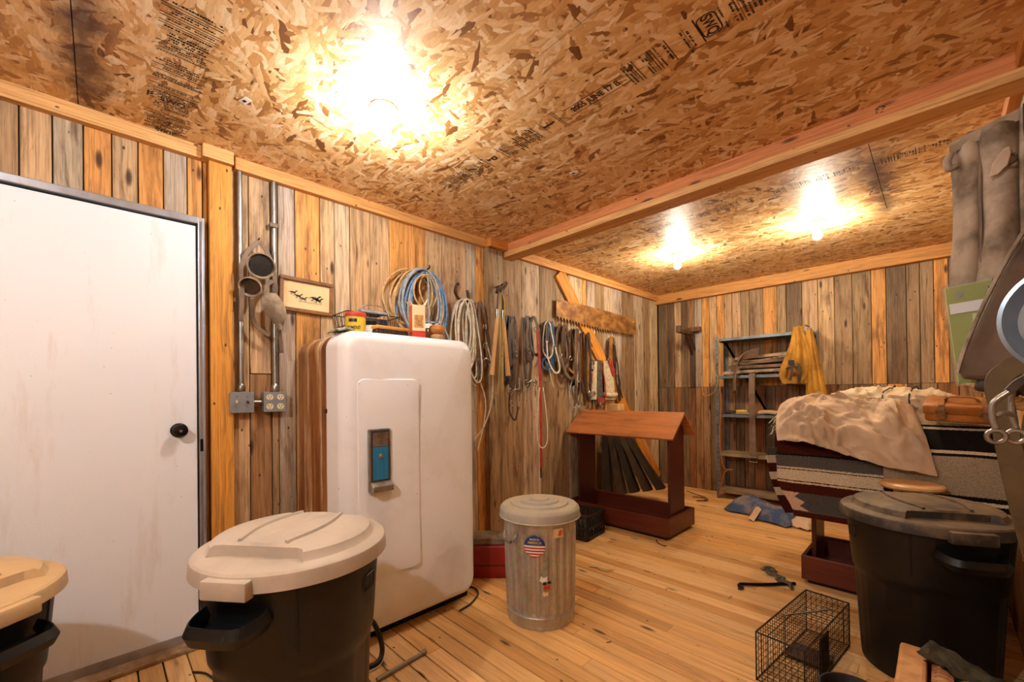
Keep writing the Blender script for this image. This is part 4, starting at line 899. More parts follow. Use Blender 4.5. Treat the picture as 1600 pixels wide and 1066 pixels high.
# ================================================================== PLASTIC TRASH CANS
def trash_can(label, loc, ang, body, lidm, sz=1.0, sxy=1.0, group='round plastic trash cans'):
    t = thing('trash_can', label, 'trash can', loc, ang, group); t.scale = (sxy, sxy, sz)
    def mod(a, r, z):
        if .05 < z < .36 and r > .15:
            k = math.cos(a * 8); return r - .004 * max(0, min(1, (k - .2) * 6))
        return r
    prof = [(.0001, .010), (.195, .010), (.205, 0), (.211, .004), (.214, .03), (.2155, .052), (.232, .345), (.233, .36), (.241, .372), (.243, .39), (.246, .42), (.259, .575), (.266, .582), (.268, .600), (.262, .602), (.252, .57), (.236, .39), (.226, .34), (.205, .02), (.0001, .02)]
    bo = MB().lathe(prof, 128, mod=mod).build('body', body, t, smooth=35)
    for s in (0, PI):        # recessed brand plate outline, left plain
        m = MB(); a0 = PI / 2 + s; pl = []
        for (da, z) in ((-.09, .515), (-.07, .535), (.07, .535), (.09, .515), (.07, .497), (-.07, .497)): r = .2575 + (z - .5) * .08; pl.append((r * cos(a0 + da * 1.3), r * sin(a0 + da * 1.3), z))
        m.tube(pl, .0022, 6, closed=True); m.build('embossed_oval', body, bo)
    for a0 in (-.62, .62, PI - .62, PI + .62):
        m = MB(); m.tube([(r * cos(a0), r * sin(a0), z) for r, z in ((.2475, .425), (.2535, .50), (.2585, .565))], .0025, 6); m.build('rib', body, bo)
    for s in (0, PI):
        m = MB(); pts = smoothpath([(.250, -.092, .515), (.290, -.088, .512), (.330, -.07, .508), (.338, -.03, .508), (.338, .03, .508), (.330, .07, .508), (.290, .088, .512), (.250, .092, .515)], 4)
        pts = [(p[0] * cos(s) - p[1] * sin(s), p[0] * sin(s) + p[1] * cos(s), p[2]) for p in pts]
        m.tube(pts, .022, ref=(0, 0, 1) if False else None, n=8) if False else m.tube(pts, .012, ref=(0, 0, 1), rt=.021)
        h = m.build('handle', body, t, smooth=40)
        m = MB(); pl = [(.248, -.085), (.30, -.082), (.328, -.06), (.328, .06), (.30, .082), (.248, .085)]; pl = [(p[0] * cos(s) - p[1] * sin(s), p[0] * sin(s) + p[1] * cos(s)) for p in pl]; m.prism(pl, 2, .493, .500); m.build('handle_web', body, h)
    # lid
    def outline(a, r):
        # raised middle: round, with a straight cut and shoulder on both sides above the handles
        x = r * cos(a); lim = .165 + .035 * (1 if abs(math.sin(a)) > .62 else 0)
        if abs(x) > lim: return lim / abs(cos(a))
        return r
    lp = [(.0001, .655), (.16, .652), (.222, .645), (.232, .640), (.243, .622), (.246, .620), (.274, .617), (.281, .612), (.284, .604), (.286, .578), (.282, .576), (.277, .60), (.262, .606), (.20, .615), (.0001, .62)]
    def lm(a, r, z): return outline(a, r) if (z > .619 and .1 < r < .247) else r
    lo = MB().lathe(lp, 128, mod=lm).build('lid', lidm, t, smooth=32)
    for s in (0, PI):
        m = MB(); m.rbox((.284, 0, .588), (.035, .135, .042), .006)
        q = m.build('lid_tab', lidm, lo, smooth=40); q.rotation_euler = (0, 0, s)
    for s in (-1, 1):
        m = MB(); m.tube(smoothpath([(-.15, s * .075, .651), (-.05, s * .10, .6535), (.05, s * .10, .6535), (.15, s * .075, .651)], 6), .007, ref=(0, 0, 1), rt=.006); m.build('lid_ridge', lidm, lo, smooth=40)
    return t
trash_can('black plastic trash can with clean tan lid, before the refrigerator', (1.132, .443, 0), math.radians(-52), 'black_plastic', 'tan_lid', 1.20, .965)
trash_can('black plastic trash can with dusty tan lid, before the white door', (.66, -.36, 0), math.radians(40), 'dirty_black_plastic', 'dusty_tan_lid', 1.08)
trash_can('dirty black plastic trash can with dusty black lid', (2.525, 2.515, 0), math.radians(-62), 'dirty_black_plastic', 'dusty_black_lid', 1.10)

# ================================================================== CRATE, RED TOOL BOX
t = thing('milk_crate', 'black plastic crate between the galvanized can and the rack', 'crate', (.42, 2.90, 0), .12)
cw, cdp, ch_ = .16, .15, .20
MB().box(-cw, cw, -cdp, cdp, 0, .01).build('bottom', 'black_rubber', t)
for s in (-1, 1):
    m = MB()
    for z0, z1 in ((.0, .03), (.17, .20), (.085, .105)): m.box(-cw, cw, s * cdp - .006, s * cdp + .006, z0, z1)
    for k in range(9): x = -cw + .006 + (2 * cw - .012) * k / 8; m.box(x - .006, x + .006, s * cdp - .005, s * cdp + .005, .02, .18)
    m.build('side', 'black_rubber', t); m = MB()
    for z0, z1 in ((.0, .03), (.17, .20), (.085, .105)): m.box(s * cw - .006, s * cw + .006, -cdp + .006, cdp - .006, z0, z1)
    for k in range(8): y_ = -cdp + .012 + (2 * cdp - .024) * k / 7; m.box(s * cw - .005, s * cw + .005, y_ - .006, y_ + .006, .02, .18)
    m.build('end', 'black_rubber', t)
MB().rbox((0, 0, .07), (.28, .26, .11), .02).build('contents', 'dark_leather', t)
t = thing('red_box', 'red metal box with grey top tray behind the galvanized can', 'box', (.50, 1.90, 0), PI / 4)
MB().rbox((0, 0, .105), (.40, .20, .21), .012, 3).build('body', 'red_paint', t, smooth=40); MB().rbox((0, -.101, .085), (.39, .004, .006), .001).build('seam', 'rusty_iron', t)
MB().rbox((-.02, 0, .232), (.30, .16, .045), .008).build('top_tray', basic('dirty_tray', '8a7a64', '5a4a38', 12, .7), t)
MB().tube(smoothpath([(.17, -.10, .20), (.19, -.15, .21), (.17, -.19, .15), (.155, -.19, .08), (.165, -.18, .035)], 8), .010, 8).build('hose', 'grey_rope', t, smooth=50)
MB().lathe([(.0001, 0), (.03, 0), (.034, .01), (.034, .05), (.026, .065), (.0001, .067)], 16, (.17, -.19, 0)).build('hose_end', 'black_rubber', t, smooth=40)
for sx in (-1, 1): MB().rbox((sx * .15, 0, .002), (.03, .18, .004), .001).build('foot', 'black_rubber', t)

# ================================================================== STEEL SHELVING
SX0, SX1, SY0, SY1, SH = .825, 1.715, 4.915, 5.215, 1.80
t = thing('steel_shelf', 'grey steel shelving unit with perforated posts against the far wall', 'shelf', (0, 0, 0))
lv = [.10, .505, .935, 1.36, 1.775]
for (px, sx) in ((SX0, 1), (SX1, -1)):
    for (py, sy) in ((SY0, 1), (SY1, -1)):
        m = MB(); xa, xb = sorted((px, px + sx * .035)); ya, yb_ = sorted((py, py + sy * .003)); m.box(xa, xb, ya, yb_, 0, SH)
        xa, xb = sorted((px, px + sx * .003)); ya, yb_ = sorted((py + sy * .003, py + sy * .035)); m.box(xa, xb, ya, yb_, 0, SH); po = m.build('post', 'shelf_metal', t)
        if sy > 0:
            h = MB()
            for k in range(34): h.box(px + sx * .013, px + sx * .021, py - .0006, py + .0006, .03 + k * .052, .044 + k * .052) if sx > 0 else h.box(px - .021, px - .013, py - .0006, py + .0006, .03 + k * .052, .044 + k * .052)
            h.build('slot_holes', 'socket_dark', po)['kind'] = 'stuff'
for z in lv:
    m = MB(); m.box(SX0 + .004, SX1 - .004, SY0 + .004, SY1 - .004, z, z + .002)
    for (a, b, c_, d) in ((SX0 + .004, SX1 - .004, SY0 + .0035, SY0 + .0055), (SX0 + .004, SX1 - .004, SY1 - .0055, SY1 - .0035), (SX0 + .004, SX0 + .006, SY0 + .0055, SY1 - .0055), (SX1 - .006, SX1 - .004, SY0 + .0055, SY1 - .0055)): m.box(a, b, c_, d, z - .028, z)
    m.build('shelf_board', 'shelf_metal' if z > .6 else basic('dusty_shelf', '9a8262', '7a6850', 9, .7, .1), t)
for s in (-1, 1): m = MB(); m.tube([(1.27 + s * .43, SY1 - .006, .12 if s > 0 else 1.75), (1.27 - s * .43, SY1 - .006, 1.75 if s > 0 else .12)], .012, ref=(0, 1, 0), rt=.0015); m.build('cross_brace', 'shelf_metal', t)
# leathers stacked on the shelf
ZS = 1.383
for k in range(4):
    lab = ['lowest dusty leather flap of the pile on the shelf', 'second dusty leather flap from the bottom of the shelf pile', 'third dusty leather flap from the bottom of the shelf pile', 'topmost dusty leather flap of the shelf pile'][k]
    m = MB(); x0, x1 = .90 + .04 * k, 1.60 - .02 * k + (.03 if k == 2 else 0)
    m.sheet(lambda u, v, k=k, x0=x0, x1=x1: (x0 + (x1 - x0) * u, 4.93 + .02 * sin(u * 5 + k) + (.24) * v * (1 - .35 * (2 * u - 1) ** 2), ZS + .052 * k + .034 + .014 * sin(u * 4 + k * 1.3) * (.4 + .6 * v) + .018 * u - .012 * (1 - v) ** 2), 22, 8, .030)
    tag(m.build('leather_flap', ['dusty_leather', 'worn_leather', 'suede_brown', 'dusty_leather'][k], smooth=50), lab, 'leather', 'leather flaps piled on the shelf')
m = MB(); m.sheet(lambda u, v: (1.27 - .21 * (1 - (1 - v) ** 2) + (u - .5) * .03 - .02 * v, 4.885 - .04 * u - .02 * sin(PI * v), 1.585 - .04 * v - .36 * v ** 3 + .09 * (u - .5) * (1 - .7 * v)), 8, 18, .014)
tag(m.build('curved_leather', 'worn_leather', smooth=50), 'curved brown leather fender drooping off the shelf front', 'leather')
t = thing('buckled_strap', 'long dark leather strap with buckle hanging down the shelf front', 'strap', (1.20, 4.895, 1.345))
MB().tube(smoothpath([(.0, .08, .03), (.0, .02, .028), (.0, -.005, -.01), (-.002, -.008, -.3), (0, -.008, -.6), (.004, -.006, -.86)], 6), .030, ref=(0, 1, 0), rt=.003).build('strap', 'worn_leather', t, smooth=50)
m = MB(); m.tube([(-.034, -.008, -.85), (.04, -.008, -.85), (.04, -.008, -.90), (-.034, -.008, -.90)], .005, 7, closed=True); m.build('buckle', 'steel', t)
t = thing('hand_tool', 'small tool with yellow handle and black grip on the shelf', 'tool', (1.05, 4.965, .937), .1)
MB().rbox((.03, 0, .035), (.12, .045, .03), .01, 3).build('yellow_handle', 'yellow_plastic', t, smooth=40); MB().rbox((-.085, 0, .022), (.12, .04, .04), .012, 3).build('black_grip', 'black_rubber', t, smooth=40); MB().rbox((.02, .0, .010), (.2, .035, .018), .004).build('blade', 'steel', t)
m = MB(); m.sheet(lambda u, v: (1.24 + .28 * u, 4.93 + .16 * v, .937 + .034 + .012 * sin(PI * v) + .006 * sin(u * 6)), 14, 6, .02); tag(m.build('folded_pad', 'canvas', smooth=50), 'pale folded pad lying on the middle shelf', 'pad')
m = MB(); chain(m, (1.02, 4.90, .905), (1.02, 4.90, .66), 9, .014, .003); tag(m.build('hanging_chain', 'rusty_iron'), 'short rusty chain hanging below the middle shelf', 'chain')
t = thing('post_cord', 'thin yellow cord tied to the left post of the shelving', 'cord', (.80, 4.90, 0))
MB().tube(smoothpath([(.05, -.005, 1.77), (.09, -.01, 1.70), (.08, -.01, 1.56), (.02, -.008, 1.45), (.06, -.012, 1.33), (.03, -.01, 1.2), (-.06, -.01, 1.14), (-.10, -.01, 1.16), (-.11, -.01, 1.25)], 8), .004, 6).build('cord', 'yellow_cord', t, smooth=60)
MB().tube(smoothpath([(.07, -.006, 1.30), (.09, -.01, 1.05), (.07, -.01, .7), (.09, -.01, .45), (.12, -.012, .345), (.20, -.012, .34), (.12, -.012, .30), (.07, -.012, .1), (.05, -.02, .02)], 8), .004, 6).build('cord', basic('orange_cord', 'b8793c'), t, smooth=60)
# canvas bag hung on the shelf corner
t = thing('canvas_bag', 'yellow canvas feed bag with straps hung on the shelf corner', 'bag', (1.70, 4.865, 1.15))
m = MB(); m.sheet(lambda u, v: (-.12 + .035 * (1 - v) + (u - .5) * (.05 + .23 * min(1, v * 1.4)) * (1 if v < .85 else 1 - (v - .85) * 2) + .03 * sin(v * 3), -.02 - (.07 * sin(PI * min(1, .1 + v))) * sin(PI * u) + .012 * sin(u * 17 + v * 4) + .006 * sin(u * 31), .66 - .55 * v), 30, 22, .012); m.build('body', 'yellow_canvas', t, smooth=50)
m = MB(); m.sheet(lambda u, v: (.01 + (u - .5) * (.04 + .13 * v) + .05 * v, -.005 - .035 * sin(PI * u) + .012 * sin(u * 19), .62 - .66 * v), 18, 18, .010); m.build('side_fold', 'yellow_canvas', t, smooth=50)
for pts in ([(-.12, -.12, .33), (-.11, -.125, .22), (-.13, -.12, .14)], [(-.16, -.11, .25), (-.10, -.125, .27), (-.04, -.10, .25)], [(-.06, -.11, .30), (-.05, -.115, .2), (-.06, -.10, .12)]): MB().tube(smoothpath(pts, 5), .012, ref=(0, 1, 0), rt=.003).build('strap', 'dark_leather', t)
MB().rbox((-.115, -.123, .31), (.05, .006, .05), .002).build('buckle_patch', 'black_rubber', t)
MB().tube(smoothpath([(-.06, -.02, .64), (-.03, .02, .675), (0.0, .06, .66)], 5), .012, ref=(0, 0, 1), rt=.004).build('hanging_loop', 'yellow_canvas', t)
# trash pile and jacket before the shelving
t = thing('denim_jacket', 'crumpled blue denim jacket lying on the floor before the shelving', 'jacket', (1.42, 4.50, 0), -.42)
def jack(u, v):
    x = -.33 + .64 * u; y_ = -.17 + .34 * v; e = min(1, 5 * min(u, 1 - u)) * min(1, 4 * min(v, 1 - v)); e = e ** .6
    h = .135 - .06 * u + .05 * nz(u * 3.1, v * 2.5, 5) + .04 * abs(nz(u * 6, v * 7, 3)); return (x + .03 * nz(v * 4, u * 2, 1), y_ + .05 * nz(u * 4, v * 2, 9), .014 + max(0.0, h) * e)
m = MB(); m.sheet(jack, 40, 26, .012); m.build('denim_body', 'denim', t, smooth=60)
m = MB(); m.sheet(lambda u, v: (.02 + .06 * u, -.235 + .10 * v - .03, .013 + .10 * v + .01 * sin(u * 4)), 5, 8, .008); m.build('label_patch', 'canvas', t, smooth=60)
m = MB(); m.sheet(lambda u, v: (-.33 + .20 * u, .13 + .12 * v, .014 + .07 * sin(PI * u) * sin(PI * v)), 10, 8, .01); m.build('sleeve', 'denim', t, smooth=60)
m = MB(); m.sheet(lambda u, v: (.24 + .20 * u, -.08 + .2 * v, .014 + .09 * (sin(PI * u) * sin(PI * v)) ** .7 + .02 * nz(u * 5, v * 5, 2)), 14, 12, .01); m.build('tan_lining', 'canvas', t, smooth=60)

# saddle bracket on the far wall
t = thing('saddle_bracket', 'rusty iron saddle bracket with wooden cross arm on the far wall', 'bracket', (.45, YB, 1.25))
MB().box(-.03, .03, -.03, -.005, 0.0, .66).build('back_plate', M_PLANK, t, color=(*lin('3a2416'), .1))
MB().rbox((-.0, -.215, .655), (.045, .40, .045), .006).build('arm', M_PLANK, t, color=(*lin('4a2e1c'), .2)); MB().rbox((.0, -.41, .675), (.055, .035, .08), .006).build('arm_end', M_PLANK, t, color=(*lin('4a2e1c'), .2))
MB().rbox((.03, -.055, .70), (.17, .05, .055), .006).build('cross_piece', M_PLANK, t, color=(*lin('6a452a'), .2))
MB().tube([(0, -.02, .40), (0, -.22, .64)], .022, ref=(1, 0, 0), rt=.010).build('brace', 'rusty_iron', t); MB().tube([(.03, -.02, .45), (.02, -.12, .63)], .014, ref=(1, 0, 0), rt=.008).build('brace', 'rusty_iron', t)

# ================================================================== BLANKETS AND CANVAS OVER THE SECOND RACK
RY = 3.365
def drape_profile(off, zfront, zback=.55):
    """from the back hem over the ridge to the front hem, off metres above the rack's boards"""
    return [(RY + .262 + off, zback), (RY + .256 + off, .80), (RY + .235 + off, .85 + off * .5), (RY + .03, 1.03 + off), (RY - .03, 1.03 + off), (RY - .235 - off, .85 + off * .5), (RY - .256 - off, .80), (RY - .275 - off, zfront)]
def along(poly, t_):
    d = [math.dist(a, b) for a, b in zip(poly, poly[1:])]; L = sum(d) * t_
    for (a, b), k in zip(zip(poly, poly[1:]), d):
        if L <= k or (a, b) == (poly[-2], poly[-1]): f = min(1, L / k); return (a[0] + (b[0] - a[0]) * f, a[1] + (b[1] - a[1]) * f)
        L -= k
def blanket(name, mat, label, off, zf, xl, xr, th, seed, nu=40, nv=70, amp=.008, zback=.55):
    pr = drape_profile(off, zf, zback)
    # soften the corners of the profile
    dense = [along(pr, k / 140) for k in range(141)]
    for _ in range(4): dense = [dense[0]] + [((a[0] + b[0] + c_[0]) / 3, (a[1] + b[1] + c_[1]) / 3) for a, b, c_ in zip(dense, dense[1:], dense[2:])] + [dense[-1]]
    def fn(u, v):
        y_, z = along(dense, v); x = xl(v) + (xr(v) - xl(v)) * u; a = amp * (1.0 if z < .84 else .5)
        w_ = a * (nz(x * 5, v * 5, seed) + .5 * nz(x * 11, v * 9, seed + 3)); return (x, y_ - (w_ + abs(a) if v > .5 else -w_ - abs(a)), z + .5 * w_ + (a if z > .83 else 0))
    m = MB(); m.sheet(fn, nu, nv, th); o = m.build(name, mat, smooth=60); uv_sheet(o, nu, nv); return o
def lerp(a, b, t_): return a + (b - a) * t_
def sstep(a, b, x): x = max(0, min(1, (x - a) / (b - a))); return x * x * (3 - 2 * x)
b1 = blanket('saddle_blanket', 'serape', 'maroon grey and cream striped wool blanket hanging over the front of the rack', .018, .42, lambda v: lerp(1.815, 1.85, sstep(.55, .85, v)) + .09 * sstep(.84, 1.0, v), lambda v: 2.52, .009, 4)
tag(b1, 'maroon, grey and cream striped wool blanket hanging over the rack front', 'blanket')
b2 = blanket('saddle_blanket', 'grey_blanket', '', .045, .50, lambda v: 2.36, lambda v: 2.80, .009, 8, 24, 70)
tag(b2, 'tan and black striped wool blanket on the rack end by the right wall', 'blanket')
# folded end of the striped blanket and its fringe
m = MB(); m.sheet(lambda u, v: (1.795 + .05 * u + .10 * v ** 2, 3.05 + .05 * u, .83 - .40 * v), 5, 30, .010); o = m.build('blanket_fold', stripes('fold_stripes', [(0, gy), (.12, wh), (.24, mr), (.38, wh), (.50, mr), (.62, wh), (.74, mr)]) or MATS['fold_stripes'], smooth=60); uv_sheet(o, 5, 30); o.parent = b1
for k in range(22):
    q = rng.random; p0 = (1.845 + .03 * q(), 3.12 + .22 * k / 22, .96 + .10 * min(1, k / 14)); m = MB()
    m.tube(smoothpath([p0, (p0[0] - .03 - .02 * q(), p0[1] - .01, p0[2] - .01 - .02 * q()), (p0[0] - .05 - .03 * q(), p0[1] - .02, p0[2] - .05 - .04 * q())], 3), .0035, 5); m.build('tassel', 'wool_white' if k % 2 else 'grey_felt', b1)
# canvas sheet thrown over the ridge
def rid(a): return (1 - min(1, abs(a) * 2.4)) ** 2
def wr(x, y_, s):
    qx, qy = x + .25 * nz(x * 1.5, y_ * 1.5, s + 9), y_ + .25 * nz(x * 1.5 + 5, y_ * 1.5, s + 7)
    return .55 * rid(nz(qx * 1.9 + qy * 1.2 + s, qy * 1.1 - qx * .4, s)) + .35 * rid(nz(qx * 2.2 - qy * 2.6, qy * 1.0 + s, s + 2)) + .45 * (nz(x * 1.4, y_ * 1.6, s + 4) + .3) + .30 * rid(nz(qx * 4.5, qy * 3.5, s + 5)) + .13 * rid(nz(qx * 8.5 + qy * 3, qy * 6.5, s + 8))
def canv(u, v):
    xl_ = 1.86 - .01 * sin(v * 4) - .03 * sin(PI * v); xr_ = lerp(2.42, 2.565, v); x = xl_ + (xr_ - xl_) * u
    pr = [(RY + .14, 1.00), (RY + .02, 1.095), (RY - .05, 1.085), (RY - .285, .93), (RY - .325, lerp(.875, .745, sstep(0, 1, u)))]
    y_, z = along(pr, v); e = min(1, 6 * min(u, 1 - u)) ** .7; bulge = .045 * sin(PI * v) * (1 - .5 * u)
    w_ = .085 * max(0, wr(u * 1.9 + v * .5, v * 1.6 - u * .35, 3.3)); nx = .45; return (x, y_ - (w_ * .75 + bulge * .5) * e - .012, z + (w_ * .55 + bulge) * e * (1 if v < .9 else .5) + .004)
m = MB(); m.sheet(canv, 90, 70, .006); cv = m.build('canvas_sheet', 'canvas', smooth=70); tag(cv, 'rumpled tan canvas sheet thrown over the front of the covered rack', 'canvas')
# second canvas bundled along the ridge
vs_ = []; n1, n2 = 60, 40
def bund(i, j):
    u = i / n1; a = 2 * PI * j / n2; r = .085 * (sin(PI * min(1, max(0, .06 + .90 * u))) ** .35); k = 1 + .42 * (wr(u * 2.2, cos(a) * .8 + sin(a) * .5, 6.1) - .35)
    return (2.10 + .58 * u + .02 * sin(a * 2), RY + .10 + 1.45 * r * k * cos(a), 1.128 - .035 * u + r * k * sin(a) * (1.0 if sin(a) > 0 else .85))
m = MB(); m.add([bund(i, j) for i in range(n1 + 1) for j in range(n2)], [(i * n2 + j, i * n2 + (j + 1) % n2, (i + 1) * n2 + (j + 1) % n2, (i + 1) * n2 + j) for i in range(n1) for j in range(n2)] + [tuple(range(n2)), tuple(range(n1 * n2, n1 * n2 + n2))])
t = thing('canvas_bundle', 'pale canvas bundle tied with cord on top of the covered rack', 'canvas', (0, 0, 0)); m.build('bundle', 'canvas_pale', t, smooth=70)
for ux in (.42, .62):
    i = int(ux * n1); pts = []
    for j in range(n2): p = Vector(bund(i, j)); c_ = Vector((p.x, RY + .10, 1.128 - .035 * ux)); pts.append(p + (p - c_).normalized() * .003 + Vector((.03 * sin(2 * PI * j / n2), 0, 0)))
    MB().tube(pts, .0035, 6, closed=True).build('tie_cord', 'black_rubber', t)
# leather case on the blankets
t = thing('leather_case', 'orange brown leather satchel lying on top of the covered rack', 'satchel', (2.655, 3.19, 1.035), .0); t.rotation_euler = (.32, .05, -.08)
MB().rbox((0, 0, .045), (.26, .15, .08), .016, 3).build('body', 'orange_leather', t, smooth=45); MB().rbox((0, .0, .092), (.272, .158, .014), .006, 2).build('flap', 'orange_leather', t, smooth=45); MB().rbox((0, -.075, .075), (.27, .012, .045), .005).build('flap_front', 'orange_leather', t, smooth=45)
for sx in (-.07, .085):
    st = MB().tube(smoothpath([(sx, .06, .102), (sx, -.04, .104), (sx + .005, -.082, .09), (sx + .008, -.086, .03)], 5), .013, ref=(0, -.6, .8), rt=.003).build('strap', 'tan_leather', t, smooth=45)
    m = MB(); m.tube([(sx - .016, -.092, .05), (sx + .026, -.092, .05), (sx + .026, -.092, .075), (sx - .016, -.092, .075)], .003, 6, closed=True); m.build('buckle', 'steel', st)
hp_ = MB(); hp_.tube(smoothpath([(-.06, 0, .10), (-.04, -.01, .125), (.04, -.01, .125), (.06, 0, .10)], 5), .009, ref=(0, 0, 1), rt=.004); hp_.build('handle', 'tan_leather', t)
# stool behind the trash can
t = thing('wooden_stool', 'round pale wooden stool seat between trash can and striped blankets', 'stool', (2.475, 2.922, 0)); t.scale = (.89, .89, .955)
MB().lathe([(.0001, .722), (.11, .722), (.132, .727), (.14, .737), (.138, .748), (.128, .755), (.10, .757), (.0001, .755)], 48).build('seat', 'oval_wood', t, smooth=40)
for a in (.8, 2.4, 3.95, 5.5):
    MB().tube([(.085 * cos(a), .085 * sin(a), .725), (.125 * cos(a), .10 * sin(a), 0)], .014, 10).build('leg', 'turned_wood', t, smooth=50)
MB().tube([(.10 * cos(a), .092 * sin(a), .30) for a in [2 * PI * i / 24 for i in range(24)]], .007, 8, closed=True).build('foot_ring', 'turned_wood', t, smooth=50)

# ================================================================== FLOOR CLUTTER
# wire live trap
t = thing('wire_trap', 'black wire mesh animal trap on the floor before the black trash can', 'cage', (2.035, 1.93, 0), math.radians(-6.5))
W_, D_, H_ = .172, .58, .20; m = MB(); R_ = .0013
def wire(p, q): m.tube([p, q], R_, 4)
for k in range(8): z = .004 + (H_ - .008) * k / 7; wire((0, 0, z), (0, D_, z)); wire((W_, 0, z), (W_, D_, z)); wire((0, 0, z), (W_, 0, z)); wire((0, D_, z), (W_, D_, z))
for k in range(25): y_ = D_ * k / 24; wire((0, y_, .004), (0, y_, H_)); wire((W_, y_, .004), (W_, y_, H_)); wire((0, y_, H_ - .002), (W_, y_, H_ - .002)); wire((0, y_, .004), (W_, y_, .004))
for k in range(9): x = W_ * k / 8; wire((x, 0, .004), (x, 0, H_)); wire((x, D_, .004), (x, D_, H_)); wire((x, 0, H_ - .002), (x, D_, H_ - .002)); wire((x, 0, .004), (x, D_, .004))
o = m.build('mesh_panels', 'wire_black', t); o['kind'] = 'stuff'
m = MB()
for x in (0, W_):
    for y_ in (0, D_): m.tube([(x, y_, 0), (x, y_, H_)], .003, 6)
for z in (.003, H_): m.tube([(0, 0, z), (W_, 0, z), (W_, D_, z), (0, D_, z)], .003, 6, closed=True)
m.build('edge_frame', 'wire_black', t)
MB().tube([(.03, .22, H_ + .006), (.15, .42, H_ + .014)], .004, 7).build('trip_rod', 'steel', t); MB().tube([(.03, .22, H_ + .006), (.03, .22, .02)], .003, 7).build('trip_link', 'steel', t)
MB().rbox((W_ - .006, .25, .09), (.004, .10, .16), .001).build('door_plate', 'black_rubber', t); MB().rbox((W_ * .5, .33, .015), (.15, .14, .003), .001).build('treadle', 'rusty_iron', t)
# bowl
t = thing('rubber_bowl', 'black rubber feed bowl in front of the wire trap', 'bowl', (2.345, 1.955, 0))
MB().lathe([(.0001, 0), (.075, 0), (.082, .006), (.098, .085), (.104, .09), (.104, .097), (.097, .098), (.090, .088), (.076, .014), (.0001, .012)], 40).build('bowl', 'black_rubber', t, smooth=40)
# stake and chain
t = thing('iron_stake', 'black iron tie-out bar with hooked end on the floorboards', 'stake', (1.74, 2.79, 0), math.radians(50))
MB().tube(smoothpath([(-.025, -.015, .009), (-.035, .01, .009), (-.01, .028, .010), (.03, .02, .011), (.12, .008, .010), (.32, .0, .010)], 6), .009, 8).build('bar', 'black_metal', t, smooth=50); MB().tube(smoothpath([(-.025, -.016, .009), (-.045, -.03, .008), (-.06, -.02, .008)], 4), .006, 8).build('hook_tip', 'rusty_iron', t)
t = thing('loose_chain', 'heap of steel chain on the floor beside the covered rack', 'chain', (1.90, 3.00, 0)); t.scale = (1.35, 1.2, 1.35)
cr = random.Random(4); pth = smoothpath([(-.115, .11, .010), (-.09, .14, .012), (-.06, .10, .014), (-.085, .07, .012), (-.04, .05, .014), (-.01, .03, .016), (-.03, .0, .014), (.02, -.01, .014), (.03, -.04, .010)], 7)
for k in range(len(pth) - 1):
    a, b = pth[k], pth[k + 1]; d = (b - a); e = d.normalized(); s1 = Vector((0, 0, 1)) if k % 2 else e.cross(Vector((0, 0, 1))); c_ = (a + b) / 2
    m = MB(); m.tube([c_ + e * (.0125 * cos(q)) + s1.normalized() * (.0075 * sin(q)) for q in [2 * PI * i / 10 for i in range(10)]], .0024, 5, closed=True); m.build('link', 'chain_steel', t)
# chopping block of split wood
t = thing('split_log', 'rough split log with mossy bark by the black trash can', 'log', (2.470, 1.56, 0))
MB().rbox((.035, .24, .15), (.07, .46, .30), .01).build('sawn_board', 'sawn_end', t)
lr = random.Random(2)
for k in range(4):
    m = MB(); x0 = .080 + .056 * k; pts = []
    m.sheet(lambda u, v, k=k, x0=x0: (x0 + .050 * u, .03 + .42 * v, .285 - .022 * k + .02 * sin(PI * u) * (1 if k else .6) + .014 * nz(u * 3 + k, v * 6, 3)), 6, 22, .24 - .02 * k); m.build('split_piece', 'split_wood', t, smooth=40)
m = MB(); m.sheet(lambda u, v: (.075 + .225 * u, .36 + .13 * v + .015 * nz(u * 6, v * 3), .315 - .085 * u + .03 * sin(PI * v) + .012 * nz(u * 9, v * 8, 4)), 26, 10, .05); m.build('bark', 'bark', t, smooth=30)
# yellow jug at the right wall
t = thing('yellow_jug', 'tall yellow plastic jug against the right wall', 'jug', (2.765, 1.36, 0))
MB().rbox((0, 0, .30), (.12, .24, .60), .035, 4).build('body', 'yellow_plastic', t, smooth=50); MB().lathe([(.0001, 0), (.028, 0), (.028, .04), (.025, .045), (.0001, .045)], 20, (0, -.05, .60)).build('cap', 'black_rubber', t, smooth=40)
MB().tube(smoothpath([(0, .02, .60), (0, .03, .65), (0, .08, .66), (0, .10, .60)], 5), .014, 8).build('handle', 'yellow_plastic', t, smooth=50)
# hose end, tube and litter near the refrigerator
t = thing('rubber_hose', 'short black rubber hose curling beside the refrigerator corner', 'hose', (0, 0, 0))
MB().tube(smoothpath([(.80, .83, .20), (.795, .865, .18), (.80, .895, .10), (.815, .895, .04), (.83, .86, .015), (.81, .80, .012), (.77, .77, .012), (.76, .80, .012)], 8), .011, 10).build('hose', 'black_rubber', t, smooth=50); MB().tube([(.80, .825, .20), (.80, .838, .205)], .014, 10).build('end_ring', 'rusty_iron', t)
t = thing('metal_tube', 'thin bright metal tube lying on the floor before the refrigerator', 'tube', (.905, 1.05, 0)); d_ = Vector((.02, -.235, 0))
MB().tube([(0, 0, .010), (d_.x, d_.y, .010)], .009, 10).build('tube', 'galvanized', t, smooth=50); MB().tube([(-.008, .017, .010), (.004, -.008, .010)], .0105, 10).build('end_cap', 'steel', t)
m = MB(); m.tube(smoothpath([(.78, .93, .004), (.84, .87, .005), (.85, .80, .004), (.93, .76, .005), (.90, .70, .004), (.98, .72, .004)], 8), .0028, 6); tag(m.build('twine', 'white_cord', smooth=60), 'white twine tangle on the floor beside the tan lidded can', 'twine')
